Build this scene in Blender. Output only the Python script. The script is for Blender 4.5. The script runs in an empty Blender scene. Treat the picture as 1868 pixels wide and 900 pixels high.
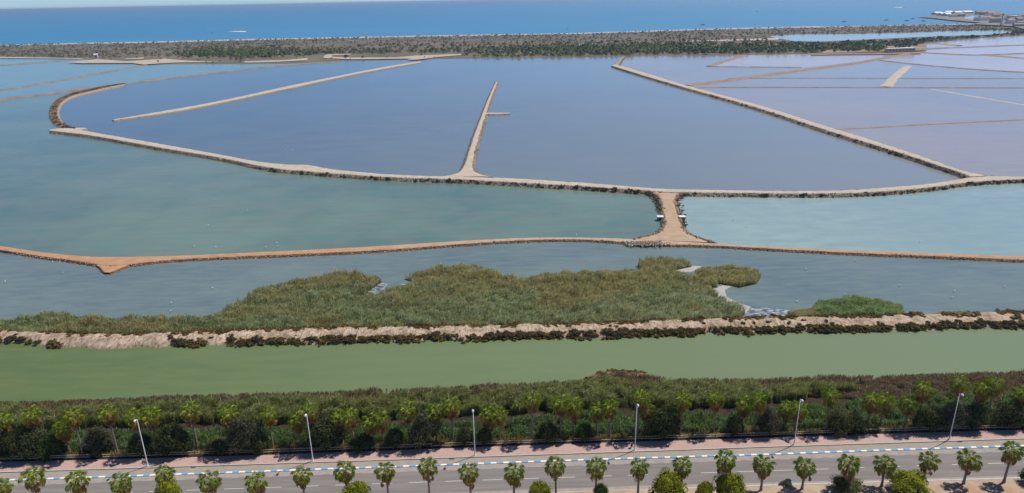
import bpy, math, random
import numpy as np
from mathutils import Vector, Matrix, Euler

sc = bpy.context.scene
R = math.radians
# ------------------------------------------------------------------ camera
CAMH, FPX, PITCH, ROLL = 80.0, 1260.0, math.atan(450/1260.0), 0.0195
cF = np.array([0, math.cos(PITCH), -math.sin(PITCH)])
_U = np.array([0, math.sin(PITCH), math.cos(PITCH)]); _R = np.array([1.0, 0, 0])
cR = math.cos(ROLL)*_R - math.sin(ROLL)*_U
cU = math.cos(ROLL)*_U + math.sin(ROLL)*_R
cam_d = bpy.data.cameras.new('camera'); cam = bpy.data.objects.new('camera', cam_d)
sc.collection.objects.link(cam); sc.camera = cam
cam_d.sensor_width = 36; cam_d.lens = 36*FPX/1868.0
cam_d.clip_start = 1; cam_d.clip_end = 200000
M = Matrix(((cR[0], cU[0], -cF[0], 0), (cR[1], cU[1], -cF[1], 0), (cR[2], cU[2], -cF[2], CAMH), (0, 0, 0, 1)))
cam.matrix_world = M

# ------------------------------------------------------------------ light
SUN_EL, SUN_AZ = R(59), R(62)      # azimuth measured from +Y (away from the camera) towards +X (right)
sd = Vector((math.sin(SUN_AZ)*math.cos(SUN_EL), math.cos(SUN_AZ)*math.cos(SUN_EL), math.sin(SUN_EL)))
w = bpy.data.worlds.new("World"); sc.world = w; w.use_nodes = True
nt = w.node_tree; nt.nodes.clear()
wo = nt.nodes.new('ShaderNodeOutputWorld'); bg = nt.nodes.new('ShaderNodeBackground')
sky = nt.nodes.new('ShaderNodeTexSky'); sky.sky_type = 'NISHITA'; sky.sun_disc = False
sky.sun_elevation = SUN_EL; sky.sun_rotation = SUN_AZ
sky.altitude = 0; sky.air_density = 0.6; sky.dust_density = 0.0; sky.ozone_density = 4.0
bg.inputs['Strength'].default_value = 0.09
tn = nt.nodes.new('ShaderNodeMix'); tn.data_type = 'RGBA'; tn.blend_type = 'MULTIPLY'; tn.inputs[0].default_value = 1; tn.inputs[7].default_value = (.66, .79, .93, 1)   # thin summer haze greys the whole sky
nt.links.new(sky.outputs[0], tn.inputs[6]); nt.links.new(tn.outputs[2], bg.inputs[0]); nt.links.new(bg.outputs[0], wo.inputs[0])
sl = bpy.data.lights.new('sun', 'SUN'); sl.energy = 3.6; sl.angle = R(0.53); sl.color = (1.0, 0.94, 0.85)
so = bpy.data.objects.new('sun', sl); sc.collection.objects.link(so)
so.rotation_euler = sd.to_track_quat('Z', 'Y').to_euler()
sc.view_settings.view_transform = 'Standard'; sc.view_settings.look = 'None'
sc.view_settings.exposure = 0.33; sc.view_settings.gamma = 1.0
sc.cycles.max_bounces = 6; sc.cycles.volume_bounces = 0

# ------------------------------------------------------------------ helpers
rng = np.random.default_rng(7); random.seed(7)
col = sc.collection

def G(px, py, z=0.0):
    """point on the horizontal plane z seen at photograph pixel (px, py)"""
    px = np.asarray(px, float); py = np.asarray(py, float)
    d = cF*FPX + (px[..., None]-934)*cR - (py[..., None]-450)*cU
    t = (z-CAMH)/np.minimum(d[..., 2], -1e-3)
    p = d*t[..., None]; p[..., 2] = z if np.ndim(z) == 0 else z
    return p
def P(w_):
    w_ = np.asarray(w_, float); v = w_ - np.array([0, 0, CAMH])
    d = v@cF; return 934+FPX*(v@cR)/d, 450-FPX*(v@cU)/d
def g1(px, py, z=0.0):
    return Vector(G(np.array([px]), np.array([py]), z)[0])
def line(pts, x):
    """y of a polyline (given left to right) at x, extended straight past its ends"""
    xs = np.array([p[0] for p in pts], float); ys = np.array([p[1] for p in pts], float)
    x = np.asarray(x, float); y = np.interp(x, xs, ys)
    sl_ = (ys[1]-ys[0])/(xs[1]-xs[0]); sr = (ys[-1]-ys[-2])/(xs[-1]-xs[-2])
    y = np.where(x < xs[0], ys[0]+(x-xs[0])*sl_, y); return np.where(x > xs[-1], ys[-1]+(x-xs[-1])*sr, y)

def vn(x, y, seed=0):
    x = np.asarray(x, float); y = np.asarray(y, float)
    xi = np.floor(x).astype(np.int64); yi = np.floor(y).astype(np.int64); fx = x-xi; fy = y-yi
    def h(a, b):
        n = (a*374761393 + b*668265263 + seed*974634777) & 0xffffffff
        n = ((n ^ (n >> 13))*1274126177) & 0xffffffff
        return ((n ^ (n >> 16)) & 0xffff)/65535.0
    fx = fx*fx*(3-2*fx); fy = fy*fy*(3-2*fy)
    return (h(xi, yi)*(1-fx)+h(xi+1, yi)*fx)*(1-fy)+(h(xi, yi+1)*(1-fx)+h(xi+1, yi+1)*fx)*fy
def fbm(x, y, seed=0, o=4):
    s = 0; a = .5; t = 0
    for i in range(o):
        s = s+a*vn(x, y, seed+i*17); t += a; a *= .5; x = np.asarray(x)*2.03; y = np.asarray(y)*2.03
    return s/t
def inpoly(x, y, poly):
    poly = np.asarray(poly); r = np.zeros(len(x), bool); n = len(poly); j = n-1
    for i in range(n):
        xi, yi = poly[i][:2]; xj, yj = poly[j][:2]
        c = ((yi > y) != (yj > y)) & (x < (xj-xi)*(y-yi)/(yj-yi+1e-12)+xi)
        r ^= c; j = i
    return r

def mesh_np(name, V, F, cols=None, smooth=False):
    """V (n,3); F a list of index arrays, each (k,3) or (k,4)"""
    if not isinstance(F, (list, tuple)): F = [F]
    me = bpy.data.meshes.new(name); V = np.ascontiguousarray(V, dtype=np.float32)
    me.vertices.add(len(V)); me.vertices.foreach_set('co', V.ravel())
    loops = np.concatenate([f.ravel() for f in F]).astype(np.int32)
    tot = np.concatenate([np.full(len(f), f.shape[1]) for f in F]).astype(np.int32)
    st = np.concatenate([[0], np.cumsum(tot)[:-1]]).astype(np.int32)
    me.loops.add(len(loops)); me.loops.foreach_set('vertex_index', loops)
    me.polygons.add(len(tot)); me.polygons.foreach_set('loop_start', st)
    me.polygons.foreach_set('use_smooth', np.full(len(tot), bool(smooth)))
    me.update(calc_edges=True)
    if cols is not None:
        a = me.color_attributes.new('tone', 'FLOAT_COLOR', 'POINT')
        c4 = np.ones((len(V), 4), np.float32); c4[:, :3] = cols; a.data.foreach_set('color', c4.ravel())
    me.validate(); return me
def link(name, me, mat=None, parent=None):
    o = bpy.data.objects.new(name, me); col.objects.link(o)
    if mat and me and not me.materials: me.materials.append(mat)
    if parent: o.parent = parent
    return o
def tag(o, label=None, cat=None, group=None, kind=None):
    if label: o['label'] = label
    if cat: o['category'] = cat
    if group: o['group'] = group
    if kind: o['kind'] = kind
    return o
def empty(name, loc, rz=0):
    o = bpy.data.objects.new(name, None); col.objects.link(o); o.location = loc; o.rotation_euler = (0, 0, rz)
    o.empty_display_size = .3; return o
class MB:
    def __init__(s): s.v = []; s.f = []
    def box(s, c, d, rz=0, taper=1.0):
        n = len(s.v); cr, sr = math.cos(rz), math.sin(rz)
        for z, k in ((-.5, 1), (.5, taper)):
            for x, y in ((-.5, -.5), (.5, -.5), (.5, .5), (-.5, .5)):
                X, Y = x*d[0]*k, y*d[1]*k; s.v.append((c[0]+X*cr-Y*sr, c[1]+X*sr+Y*cr, c[2]+z*d[2]))
        for q in ((0, 3, 2, 1), (4, 5, 6, 7), (0, 1, 5, 4), (1, 2, 6, 5), (2, 3, 7, 6), (3, 0, 4, 7)): s.f.append(tuple(n+i for i in q))
    def tube(s, pts, rad, n=8):
        rings = []
        for i, (p, r) in enumerate(zip(pts, rad)):
            p = Vector(p); a = Vector(pts[max(i-1, 0)]); b = Vector(pts[min(i+1, len(pts)-1)])
            t = (b-a).normalized(); u = t.orthogonal().normalized()
            ref = Vector((1, 0, 0)) if abs(t.x) < .8 else Vector((0, 1, 0)); u = (ref-t*ref.dot(t)).normalized(); v = t.cross(u)
            rings.append(len(s.v))
            for k in range(n):
                an = 2*math.pi*k/n; s.v.append(tuple(p+u*math.cos(an)*r+v*math.sin(an)*r))
        for i in range(len(rings)-1):
            for k in range(n):
                s.f.append((rings[i]+k, rings[i]+(k+1) % n, rings[i+1]+(k+1) % n, rings[i+1]+k))
        s.f.append(tuple(rings[0]+k for k in range(n))[::-1]); s.f.append(tuple(rings[-1]+k for k in range(n)))
    def mesh(s, name, smooth=False):
        me = bpy.data.meshes.new(name); me.from_pydata(s.v, [], s.f); me.update()
        if smooth: me.polygons.foreach_set('use_smooth', [True]*len(me.polygons))
        return me
    def build(s, name, mat, parent=None, smooth=False): return link(name, s.mesh(name, smooth), mat, parent)

# ------------------------------------------------------------------ materials
def newmat(name):
    m = bpy.data.materials.new(name); m.use_nodes = True; n = m.node_tree; n.nodes.clear()
    o = n.nodes.new('ShaderNodeOutputMaterial'); b = n.nodes.new('ShaderNodeBsdfPrincipled')
    n.links.new(b.outputs[0], o.inputs[0]); return m, n, b, o
def c4(c): return (c[0], c[1], c[2], 1)
def pos(n, scale=(1, 1, 1)):
    g = n.nodes.new('ShaderNodeNewGeometry'); mp = n.nodes.new('ShaderNodeMapping'); mp.inputs['Scale'].default_value = scale
    n.links.new(g.outputs['Position'], mp.inputs['Vector']); return mp.outputs[0]
def noise(n, vec, scale, detail=4, rough=.6):
    t = n.nodes.new('ShaderNodeTexNoise'); t.inputs['Scale'].default_value = scale
    t.inputs['Detail'].default_value = detail; t.inputs['Roughness'].default_value = rough
    n.links.new(vec, t.inputs['Vector']); return t.outputs['Fac']
def ramp(n, fac, stops):
    r = n.nodes.new('ShaderNodeValToRGB'); e = r.color_ramp.elements
    while len(e) < len(stops): e.new(.5)
    for i, (p, c) in enumerate(stops): e[i].position = p; e[i].color = c4(c)
    n.links.new(fac, r.inputs[0]); return r.outputs[0]
def mix(n, fac, a, b, mode='MIX'):
    m = n.nodes.new('ShaderNodeMix'); m.data_type = 'RGBA'; m.blend_type = mode
    if isinstance(fac, (int, float)): m.inputs[0].default_value = fac
    else: n.links.new(fac, m.inputs[0])
    for k, v in ((6, a), (7, b)):
        if isinstance(v, tuple): m.inputs[k].default_value = c4(v)
        else: n.links.new(v, m.inputs[k])
    return m.outputs[2]
def mrange(n, v, a, b, c=0, d=1):
    m = n.nodes.new('ShaderNodeMapRange'); m.inputs[1].default_value = a; m.inputs[2].default_value = b
    m.inputs[3].default_value = c; m.inputs[4].default_value = d; n.links.new(v, m.inputs[0]); return m.outputs[0]
def bump(n, b, h, dist, st=1.0):
    bp = n.nodes.new('ShaderNodeBump'); bp.inputs['Distance'].default_value = dist; bp.inputs['Strength'].default_value = st
    n.links.new(h, bp.inputs['Height']); n.links.new(bp.outputs[0], b.inputs['Normal'])
def simple(name, c, rough=.7, var=.12, scale=2.0, spec=.3, bmp=0.0):
    m, n, b, o = newmat(name); v = pos(n); f = noise(n, v, scale)
    d = tuple(x*(1-var) for x in c); l = tuple(min(x*(1+var), 1) for x in c)
    n.links.new(ramp(n, f, ((.3, d), (.7, l))), b.inputs['Base Color']); b.inputs['Roughness'].default_value = rough
    b.inputs['Specular IOR Level'].default_value = spec
    if bmp: bump(n, b, noise(n, v, scale*3), bmp)
    return m
def tone_mat(name, rough=.75, transl=.25, spec=.2):
    """colour carried by the plant itself (one tone for each leaf)"""
    m, n, b, o = newmat(name); a = n.nodes.new('ShaderNodeAttribute'); a.attribute_name = 'tone'
    n.links.new(a.outputs['Color'], b.inputs['Base Color']); b.inputs['Roughness'].default_value = rough
    b.inputs['Specular IOR Level'].default_value = spec
    if transl:
        t = n.nodes.new('ShaderNodeBsdfTranslucent'); n.links.new(a.outputs['Color'], t.inputs[0])
        ms = n.nodes.new('ShaderNodeMixShader'); ms.inputs[0].default_value = transl
        n.links.new(b.outputs[0], ms.inputs[1]); n.links.new(t.outputs[0], ms.inputs[2]); n.links.new(ms.outputs[0], o.inputs[0])
    return m
def water(name, a, b_, sc_=.012, stretch=(1, 1, 1), rough=.12, wave=.5, wdist=.03, c=None, sharp=(.35, .65), grad=None, spec=.5):
    """murky water: a / b_ are the colours of the water body, patches of both; the surface mirrors the sky"""
    m, n, b, o = newmat(name); v = pos(n, stretch)
    f = noise(n, v, sc_, 5, .62); cl = ramp(n, f, ((sharp[0], a), (sharp[1], b_)))
    f2 = noise(n, pos(n, (stretch[0], stretch[1]*2.2, 1)), sc_*6, 4, .6)
    cl = mix(n, mrange(n, f2, .38, .68, 0, .6), cl, c if c else tuple(min(1, x*1.25) for x in b_))
    f4 = noise(n, pos(n, (.12, .9, 1)), .35 if sc_ > .004 else .02, 5, .7)      # wind lanes
    cl = mix(n, mrange(n, f4, .35, .65, .0, .16), cl, tuple(x*.55 for x in a)); 
    if grad:      # silt to one side of pan or canal; on the sea, painted sun glare: (axis, from, to, colour)
        sx = n.nodes.new('ShaderNodeSeparateXYZ'); n.links.new(pos(n), sx.inputs[0])
        f3 = noise(n, pos(n), .01, 3)
        ad = n.nodes.new('ShaderNodeMath'); ad.operation = 'MULTIPLY_ADD'; n.links.new(f3, ad.inputs[0]); ad.inputs[1].default_value = abs(grad[2]-grad[1])*.25
        n.links.new(sx.outputs[grad[0]], ad.inputs[2])
        cl = mix(n, mrange(n, ad.outputs[0], grad[1], grad[2]), cl, grad[3])
    n.links.new(cl, b.inputs['Base Color'])
    b.inputs['Roughness'].default_value = rough; b.inputs['IOR'].default_value = 1.33; b.inputs['Specular IOR Level'].default_value = spec
    h = noise(n, pos(n, (1, 1.6, 1)), wave, 3, .6)
    bump(n, b, h, wdist); return m
def soil(name, flat_a, flat_b, steep, sc_=.5, bmp=.15, spec=.1, fine=None, edge=(.86, .97)):
    """earth: track colour where level, rubble colour where it slopes"""
    m, n, b, o = newmat(name); v = pos(n); f = noise(n, v, sc_, 6, .65); f2 = noise(n, v, sc_*7, 4, .7)
    cl = ramp(n, f, ((.35, flat_a), (.65, flat_b)))
    st = ramp(n, f2, ((.36, tuple(x*.45 for x in steep)), (.55, steep), (.72, tuple(min(1, x*1.5) for x in steep))))
    g = n.nodes.new('ShaderNodeNewGeometry'); sx = n.nodes.new('ShaderNodeSeparateXYZ'); n.links.new(g.outputs['Normal'], sx.inputs[0])
    cl = mix(n, mrange(n, sx.outputs[2], edge[0], edge[1]), st, cl)
    if fine: cl = mix(n, mrange(n, noise(n, v, fine[1], 5, .7), fine[2], fine[2]+.08, 0, fine[3]), cl, fine[0])
    n.links.new(cl, b.inputs['Base Color']); b.inputs['Roughness'].default_value = .95; b.inputs['Specular IOR Level'].default_value = spec
    bump(n, b, f2, bmp); return m
def metal(name, c, rough=.4):
    m, n, b, o = newmat(name); n.links.new(ramp(n, noise(n, pos(n), 3), ((.3, tuple(x*.88 for x in c)), (.7, c))), b.inputs['Base Color'])
    b.inputs['Roughness'].default_value = rough; b.inputs['Metallic'].default_value = 0.0; return m
LEAF = tone_mat('leaf', transl=.38); BLADE = tone_mat('reed_blade', transl=.42); STONE = tone_mat('rubble', .95, 0, .1)

# ------------------------------------------------------------------ strips of terrain
def arc(pts, n):
    pts = np.asarray(pts, float); d = np.r_[0, np.cumsum(np.hypot(*np.diff(pts[:, :2], axis=0).T))]
    t = np.linspace(0, d[-1], n); return np.stack([np.interp(t, d, pts[:, k]) for k in range(pts.shape[1])], 1)
def grid_mesh(name, Pg, smooth=True):
    nu, nv = Pg.shape[:2]; i = np.arange(nu*nv).reshape(nu, nv)
    F = np.stack([i[:-1, :-1], i[1:, :-1], i[1:, 1:], i[:-1, 1:]], -1).reshape(-1, 4)
    V = Pg.reshape(-1, 3)
    a = V[F[:, 1]]-V[F[:, 0]]; b_ = V[F[:, 3]]-V[F[:, 0]]
    if np.cross(a, b_)[:, 2].sum() < 0: F = F[:, ::-1].copy()
    return mesh_np(name, V, F, smooth=smooth)
def smoothpts(p, k=2):
    p = np.asarray(p, float)
    for _ in range(k):
        q = [p[0]]
        for a, b_ in zip(p[:-1], p[1:]): q += [a*.75+b_*.25, a*.25+b_*.75]
        q.append(p[-1]); p = np.array(q)
    return p
DIKES = []
def dike(name, far_px, near_px, h, mat, rough=.3, nu=260, slope=1.3, label=None, vert=False, dz=0, h2=None):
    """raised causeway: far_px follows its far crest, near_px its foot on this side"""
    a = G(*arc(smoothpts(far_px), nu).T, z=h); b_ = G(*arc(smoothpts(near_px), nu).T, z=0.0)
    if vert: a = G(*arc(smoothpts(far_px), nu).T, z=0.0)
    a[:, 2] = 0; b_[:, 2] = 0; d = b_-a; wd = np.linalg.norm(d, axis=1); d = d/wd[:, None]
    s = np.minimum(h*slope, wd*.3)
    if vert: rows = [(0, -.3), (.35, .5), (1, 1), (2, 1.0)]
    cols_ = []
    def put(off_m, z): cols_.append((off_m, z))
    if not vert:
        put(-h*slope*1.1-.4, -.35); put(-h*slope*.5, h*.5); put(0*wd, h)
    else:
        put(-.3+0*wd, -.35); put(s*.5, h*.55); put(s, h)
    for t in (.15, .35, .55, .8): put(s*(1 if vert else 0)+(wd-s*(2 if vert else 1))*t, h*1.02)
    put(wd-s, h); put(wd-s*.7, h*.72); put(wd-s*.35, h*.36); put(wd+0*s, .03); put(wd+.5, -.35)
    Pg = np.zeros((nu, len(cols_), 3))
    for j, (o_, z) in enumerate(cols_):
        q = a+d*(np.zeros(nu)+o_)[:, None]
        nz = fbm(q[:, 0]*.5, q[:, 1]*.5, 3)-.5; nz2 = fbm(q[:, 0]*.09, q[:, 1]*.09, 5)-.5
        k = 1.0 if j < 3 or j > 6 else .25
        q[:, :2] += d[:, :2]*((nz*rough*3*k + nz2*rough*2*k))[:, None]
        q[:, 2] = z + nz*rough*(1.6 if 0 < j < len(cols_)-1 else 0)*k + dz
        if h2 is not None: q[:, 2] = np.where(q[:, 2] > 0, q[:, 2]*np.linspace(1, h2/h, nu), q[:, 2])
        Pg[:, j] = q
    o = link(name, grid_mesh(name, Pg), mat); tag(o, label, kind='structure')
    DIKES.append((a, b_, d, wd, s, h)); return o
def path(px, wpx, h, mat, name='low_dike', nu=160, z0=-.1):
    """thin causeway centred on a pixel line, wpx metres wide"""
    c = G(*arc(smoothpts(px, 1), nu).T, z=0.0); t = np.gradient(c, axis=0); t /= np.linalg.norm(t, axis=1)[:, None]
    nrm = np.stack([-t[:, 1], t[:, 0], 0*t[:, 0]], 1)
    prof = ((-.75, z0), (-.5, h*.5), (-.3, h), (0, h*1.05), (.3, h), (.5, h*.5), (.75, z0)); Pg = np.zeros((nu, len(prof), 3))
    for j, (k, z) in enumerate(prof):
        q = c+nrm*k*wpx; nz = fbm(q[:, 0]*.15, q[:, 1]*.15, 9)-.5; q = q+nrm*(nz*wpx*.5)[:, None]; q[:, 2] = z+(nz*.35 if 0 < j < 6 else 0); Pg[:, j] = q
    return tag(link(name, grid_mesh(name, Pg), mat), kind='structure')
ZW = [0.0]
def sheet(name, px_poly, mat, z=None, world=None, label=None):
    if z is None: ZW[0] += .004; z = ZW[0]
    p = np.array(px_poly, float); V = G(p[:, 0], p[:, 1], z=z) if world is None else np.array(world, float)
    me = bpy.data.meshes.new(name); me.from_pydata([tuple(v) for v in V], [], [tuple(range(len(V)))]); me.update()
    if me.polygons[0].normal.z < 0: me.flip_normals()
    return tag(link(name, me, mat), label, kind='structure')

# ================================================================== GROUND, SEA, PANS
SAND_BED = soil('bed_earth', (.16, .13, .09), (.22, .18, .13), (.12, .1, .07), .05)
BIG = 45000.0
sheet('ground', [(0, 0)]*4, SAND_BED, world=[(-BIG, -2000, -1.5), (BIG, -2000, -1.5), (BIG, BIG, -1.5), (-BIG, BIG, -1.5)])
W_TURQ = water('turquoise_water', (.10, .185, .162), (.17, .255, .20), .010, c=(.19, .215, .18), sharp=(.40, .60))
W_TURQ_L = water('pale_turquoise_water', (.27, .38, .365), (.32, .42, .39), .015, c=(.22, .32, .35))
W_BLUE = water('blue_pan_water', (.085, .14, .19), (.115, .17, .21), .006, c=(.15, .19, .205), grad=(0, -170, 260, (.24, .27, .275)))
W_TEAL = water('teal_pan_water', (.13, .24, .25), (.17, .285, .27), .008)
W_SEA = water('sea_water', (.045, .21, .40), (.06, .24, .43), .0012, (1, 2.5, 1), rough=.45, wave=.12, wdist=.25, spec=.12, c=(.06, .25, .42), grad=(0, -900, 3200, (.13, .29, .46)))  # grad pales the water rightwards: sun glare put into the sea colour
W_MARSH = water('marsh_water', (.12, .175, .19), (.165, .22, .215), .02, (1, 2, 1), c=(.205, .25, .22))
W_CANAL = water('canal_water', (.092, .148, .045), (.125, .18, .06), .02, (.6, 1.6, 1), c=(.165, .195, .055), grad=(0, -110, 120, (.18, .23, .125)), wdist=.015)
W_PINK = water('pink_pan_water', (.44, .37, .38), (.53, .44, .44), .006, c=(.54, .48, .46), spec=.2)
W_LILAC = water('lilac_pan_water', (.295, .28, .285), (.35, .32, .32), .006, c=(.34, .33, .315), spec=.28)
W_PALEP = water('rosy_pan_water', (.5, .43, .46), (.56, .48, .50), .005, c=(.55, .47, .46), spec=.2)

coast = [(-600, 96), (0, 83.5), (120, 80.5), (300, 77), (450, 73), (600, 70), (750, 67), (900, 64.5), (1050, 62), (1200, 57), (1330, 53), (1450, 50.5), (1600, 47.5), (1700, 45.5), (1780, 44), (1868, 42.5)]
cw = [tuple(v) for v in G(np.array([p[0] for p in coast]), np.array([p[1]+1.0 for p in coast]), z=0.0)]
cl_l, cl_r = cw[0], cw[-1]
sea_poly = [(x, y, 0.0) for x, y, z in cw] + [(cl_r[0]+3000, cl_r[1]+600, 0), (BIG, 2500, 0), (BIG, BIG, 0), (-BIG, BIG, 0), (-BIG, -1500, 0), (cl_l[0]-2500, -1500, 0)]
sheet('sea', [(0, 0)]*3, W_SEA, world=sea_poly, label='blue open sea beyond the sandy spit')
# a broad lagoon sheet lies under all pans, so that nothing is dry outside the frame
sheet('lagoon_water', [(0, 0)]*4, W_TURQ, world=[(-900, 118, -.03), (1500, 118, -.03), (1500, 1500, -.03), (-900, 1500, -.03)])
sheet('salt_pan_water', [(-500, 128), (0, 121), (100, 114), (300, 116), (262, 120), (200, 132), (100, 150), (0, 166), (-500, 240)], W_TEAL)
sheet('salt_pan_water', [(-500, 240), (0, 166), (100, 150), (200, 132), (262, 120), (330, 114), (620, 112), (540, 119), (430, 130), (350, 139), (170, 161), (0, 183), (-500, 260)], W_TEAL)
sheet('salt_pan_water', [(-500, 118), (0, 119), (150, 108), (150, 104), (-500, 104)], W_TEAL)
blue = [(105, 188), (97, 205), (100, 222), (122, 236), (200, 252), (300, 270), (400, 288), (560, 310), (730, 327), (850, 330), (1100, 343), (1200, 350), (1450, 355), (1600, 352), (1700, 343), (1765, 327), (1740, 316), (1640, 281), (1500, 236), (1330, 182), (1180, 140), (1122, 121), (1136, 100), (900, 100), (620, 108), (540, 119), (430, 130), (350, 139), (170, 161)]
sheet('salt_pan_water', blue, W_BLUE, label='large blue salt pan enclosed by the pale causeway')
sheet('salt_pan_water', [(1136, 100), (1122, 121), (1180, 140), (1252, 158), (1400, 137), (1600, 109), (1680, 96), (1500, 96), (1300, 100)], W_LILAC)
sheet('salt_pan_water', [(1345, 99), (1292, 122), (1460, 124), (1600, 109), (1665, 97), (1480, 97)], W_PINK)
sheet('salt_pan_water', [(1252, 158), (1400, 137), (1600, 109), (1760, 126), (1868, 133), (2400, 150), (2400, 161), (1868, 161), (1500, 160)], W_LILAC)
sheet('salt_pan_water', [(1252, 158), (1500, 160), (1868, 161), (2600, 161), (2600, 200), (1868, 219), (1600, 233), (1520, 238), (1330, 182)], W_LILAC)
sheet('salt_pan_water', [(1520, 238), (1600, 233), (1868, 219), (2600, 180), (2600, 326), (1868, 328), (1765, 327), (1740, 316), (1640, 281)], W_LILAC)
sheet('salt_pan_water', [(1600, 109), (1760, 126), (1868, 133), (2400, 150), (2400, 95), (1868, 98), (1760, 101), (1680, 95)], W_PINK)
sheet('salt_pan_water', [(1670, 94), (1760, 101), (1868, 98), (2400, 90), (2400, 74), (1868, 83), (1740, 88)], W_PALEP)
sheet('salt_pan_water', [(1640, 90), (1740, 88), (1868, 82), (2400, 70), (2400, 55), (1868, 63), (1790, 70), (1700, 77), (1620, 84)], W_PALEP)
sheet('salt_pan_water', [(1236, 352), (1236, 448), (1300, 448), (1550, 462), (1868, 474), (2600, 500), (2600, 328), (1868, 330), (1760, 336), (1700, 347), (1500, 357), (1300, 356)], W_TURQ_L, label='pale turquoise pan right of the causeway junction')
sheet('lagoon_water', [(-700, 380), (0, 455), (190, 480), (300, 474), (550, 464), (850, 445), (1040, 437), (1180, 443), (1240, 447), (1300, 448), (1550, 462), (1868, 474), (2700, 500), (2700, 590), (1868, 588), (1200, 603), (600, 615), (0, 622), (-700, 610)], W_MARSH, label='grey blue marsh lagoon around the reed beds')
bank_near = [(-300, 615), (0, 627), (100, 634), (200, 638), (300, 635), (480, 632), (600, 627), (800, 623), (1000, 620), (1200, 614), (1350, 610), (1500, 607), (1700, 603), (1868, 599)]
bank_far = [(-300, 590), (0, 606), (150, 612), (300, 610), (450, 604), (600, 599), (800, 597), (1000, 594), (1200, 588), (1350, 584), (1500, 581), (1700, 577), (1868, 573)]
shore = [(0, 740), (150, 736), (300, 731), (450, 726), (560, 722), (700, 719), (780, 716), (860, 712), (1000, 706), (1060, 699), (1100, 690), (1150, 687), (1200, 697), (1330, 700), (1400, 699), (1500, 695), (1700, 690), (1868, 684)]
xs = np.linspace(-700, 2600, 60)
sheet('canal_water', [(x, line(bank_near, x)-8) for x in xs]+[(x, line(shore, x)+14) for x in xs[::-1]], W_CANAL, label='green canal between the sandy bank and the roadside reeds')

# ================================================================== LAND
SPIT = soil('dune_earth', (.13, .105, .085), (.20, .165, .125), (.2, .17, .13), .012, 0.0, fine=((.10, .12, .055), .02, .52, .6))
inner = [(-600, 112), (0, 106), (150, 108), (250, 117), (300, 119), (430, 118.5), (520, 118.5), (560, 116), (640, 112), (740, 110), (850, 108.5), (1000, 107.5), (1120, 105.5), (1250, 103.5), (1400, 102), (1500, 99.5), (1600, 98), (1640, 95), (1660, 90), (1700, 80), (1790, 71), (1868, 66), (2300, 56)]
nu, nv = 420, 26
X = np.linspace(-500, 2250, nu)
A = G(X, line(coast, X), z=0.0); B = G(X, line(inner, X), z=0.0)
V_ = np.linspace(0, 1, nv)
Pg = A[:, None]*(1-V_)[None, :, None]+B[:, None]*V_[None, :, None]
hh = np.sin(np.pi*np.clip(V_*1.0, 0, 1))[None, :]**.5
Pg[..., 2] = hh*(.5+.4*fbm(Pg[..., 0]*.02, Pg[..., 1]*.02, 2))-.08
tag(link('spit_land', grid_mesh('spit_land', Pg), SPIT), 'scrubby sand spit between the salt pans and the sea', kind='structure')
BEACH = soil('beach_sand', (.42, .36, .28), (.5, .43, .34), (.4, .35, .27), .02, 0)
def band(name, la, lb, x0, x1, z, mat, nu=120, nv=2, label=None, zf=None):
    X = np.linspace(x0, x1, nu); A = G(X, line(la, X), z=z); B = G(X, line(lb, X), z=z); V_ = np.linspace(0, 1, nv)
    Pg = A[:, None]*(1-V_)[None, :, None]+B[:, None]*V_[None, :, None]; Pg[..., 2] = z
    if zf is not None: Pg[..., 2] += zf(Pg, V_)
    return tag(link(name, grid_mesh(name, Pg), mat), label, kind='structure')
band('beach', [(x, y-.6) for x, y in coast], [(x, y+.9) for x, y in coast], -500, 1790, .6, BEACH, 300)
SALTC = soil('pale_crust', (.45, .41, .35), (.6, .56, .5), (.4, .35, .3), .03, 0)
TRK = soil('pale_track', (.42, .34, .26), (.52, .43, .34), (.36, .28, .21), .08, 0)
band('salt_shore', [(-400, 106), (0, 104.2), (150, 106.5)], [(-400, 107.5), (0, 105.8), (150, 107.3)], -400, 150, .9, SALTC, 60)
def patch(name, pts, z, mat): return sheet(name, pts, mat, z=z)
patch('sand_clearing', [(120, 114), (160, 110), (178, 108), (230, 112), (290, 108), (300, 107), (330, 110), (400, 113.5), (330, 114), (290, 116), (262, 118), (240, 115), (150, 115.5)], 1.0, TRK)
patch('sand_clearing', [(230, 107), (262, 105), (262, 107.5), (225, 108.5)], 1.0, TRK)
patch('sand_clearing', [(446, 112), (520, 109.5), (562, 106), (560, 110), (500, 113.5), (446, 114.5)], 1.0, TRK)
patch('sand_track', [(592, 101), (600, 99), (640, 98.5), (640, 100), (606, 101), (606, 104), (640, 105), (720, 105), (760, 101.5), (830, 99), (855, 98.5), (852, 100), (800, 104), (762, 109), (742, 109.5), (750, 107), (640, 108.5), (590, 106)], 1.0, TRK)
for (x0, y0, x1, y1) in ((470, 103, 520, 101.5), (945, 97, 965, 95), (1040, 82, 1075, 79), (950, 93, 935, 92)):
    patch('sand_clearing', [(x0, y0), (x1, y1), (x1+12, y1+1.2), (x0+8, y0+1.0)], 1.05, TRK)
band('flooded_track', [(1235, 75.5), (1330, 72.5), (1420, 69.5)], [(1235, 76.5), (1330, 74.5), (1420, 72.5)], 1235, 1420, 1.05, SALTC, 40)
W_LAG = water('dune_lagoon_water', (.28, .35, .37), (.33, .39, .40), .005, spec=.25)
patch('dune_lagoon', [(1398, 66.5), (1450, 63.5), (1550, 62.5), (1650, 60.5), (1740, 57), (1830, 55.5), (1846, 59.5), (1800, 64), (1760, 65), (1700, 67), (1600, 71.5), (1500, 76), (1450, 75.5), (1425, 71)], 1.0, W_LAG)

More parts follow.
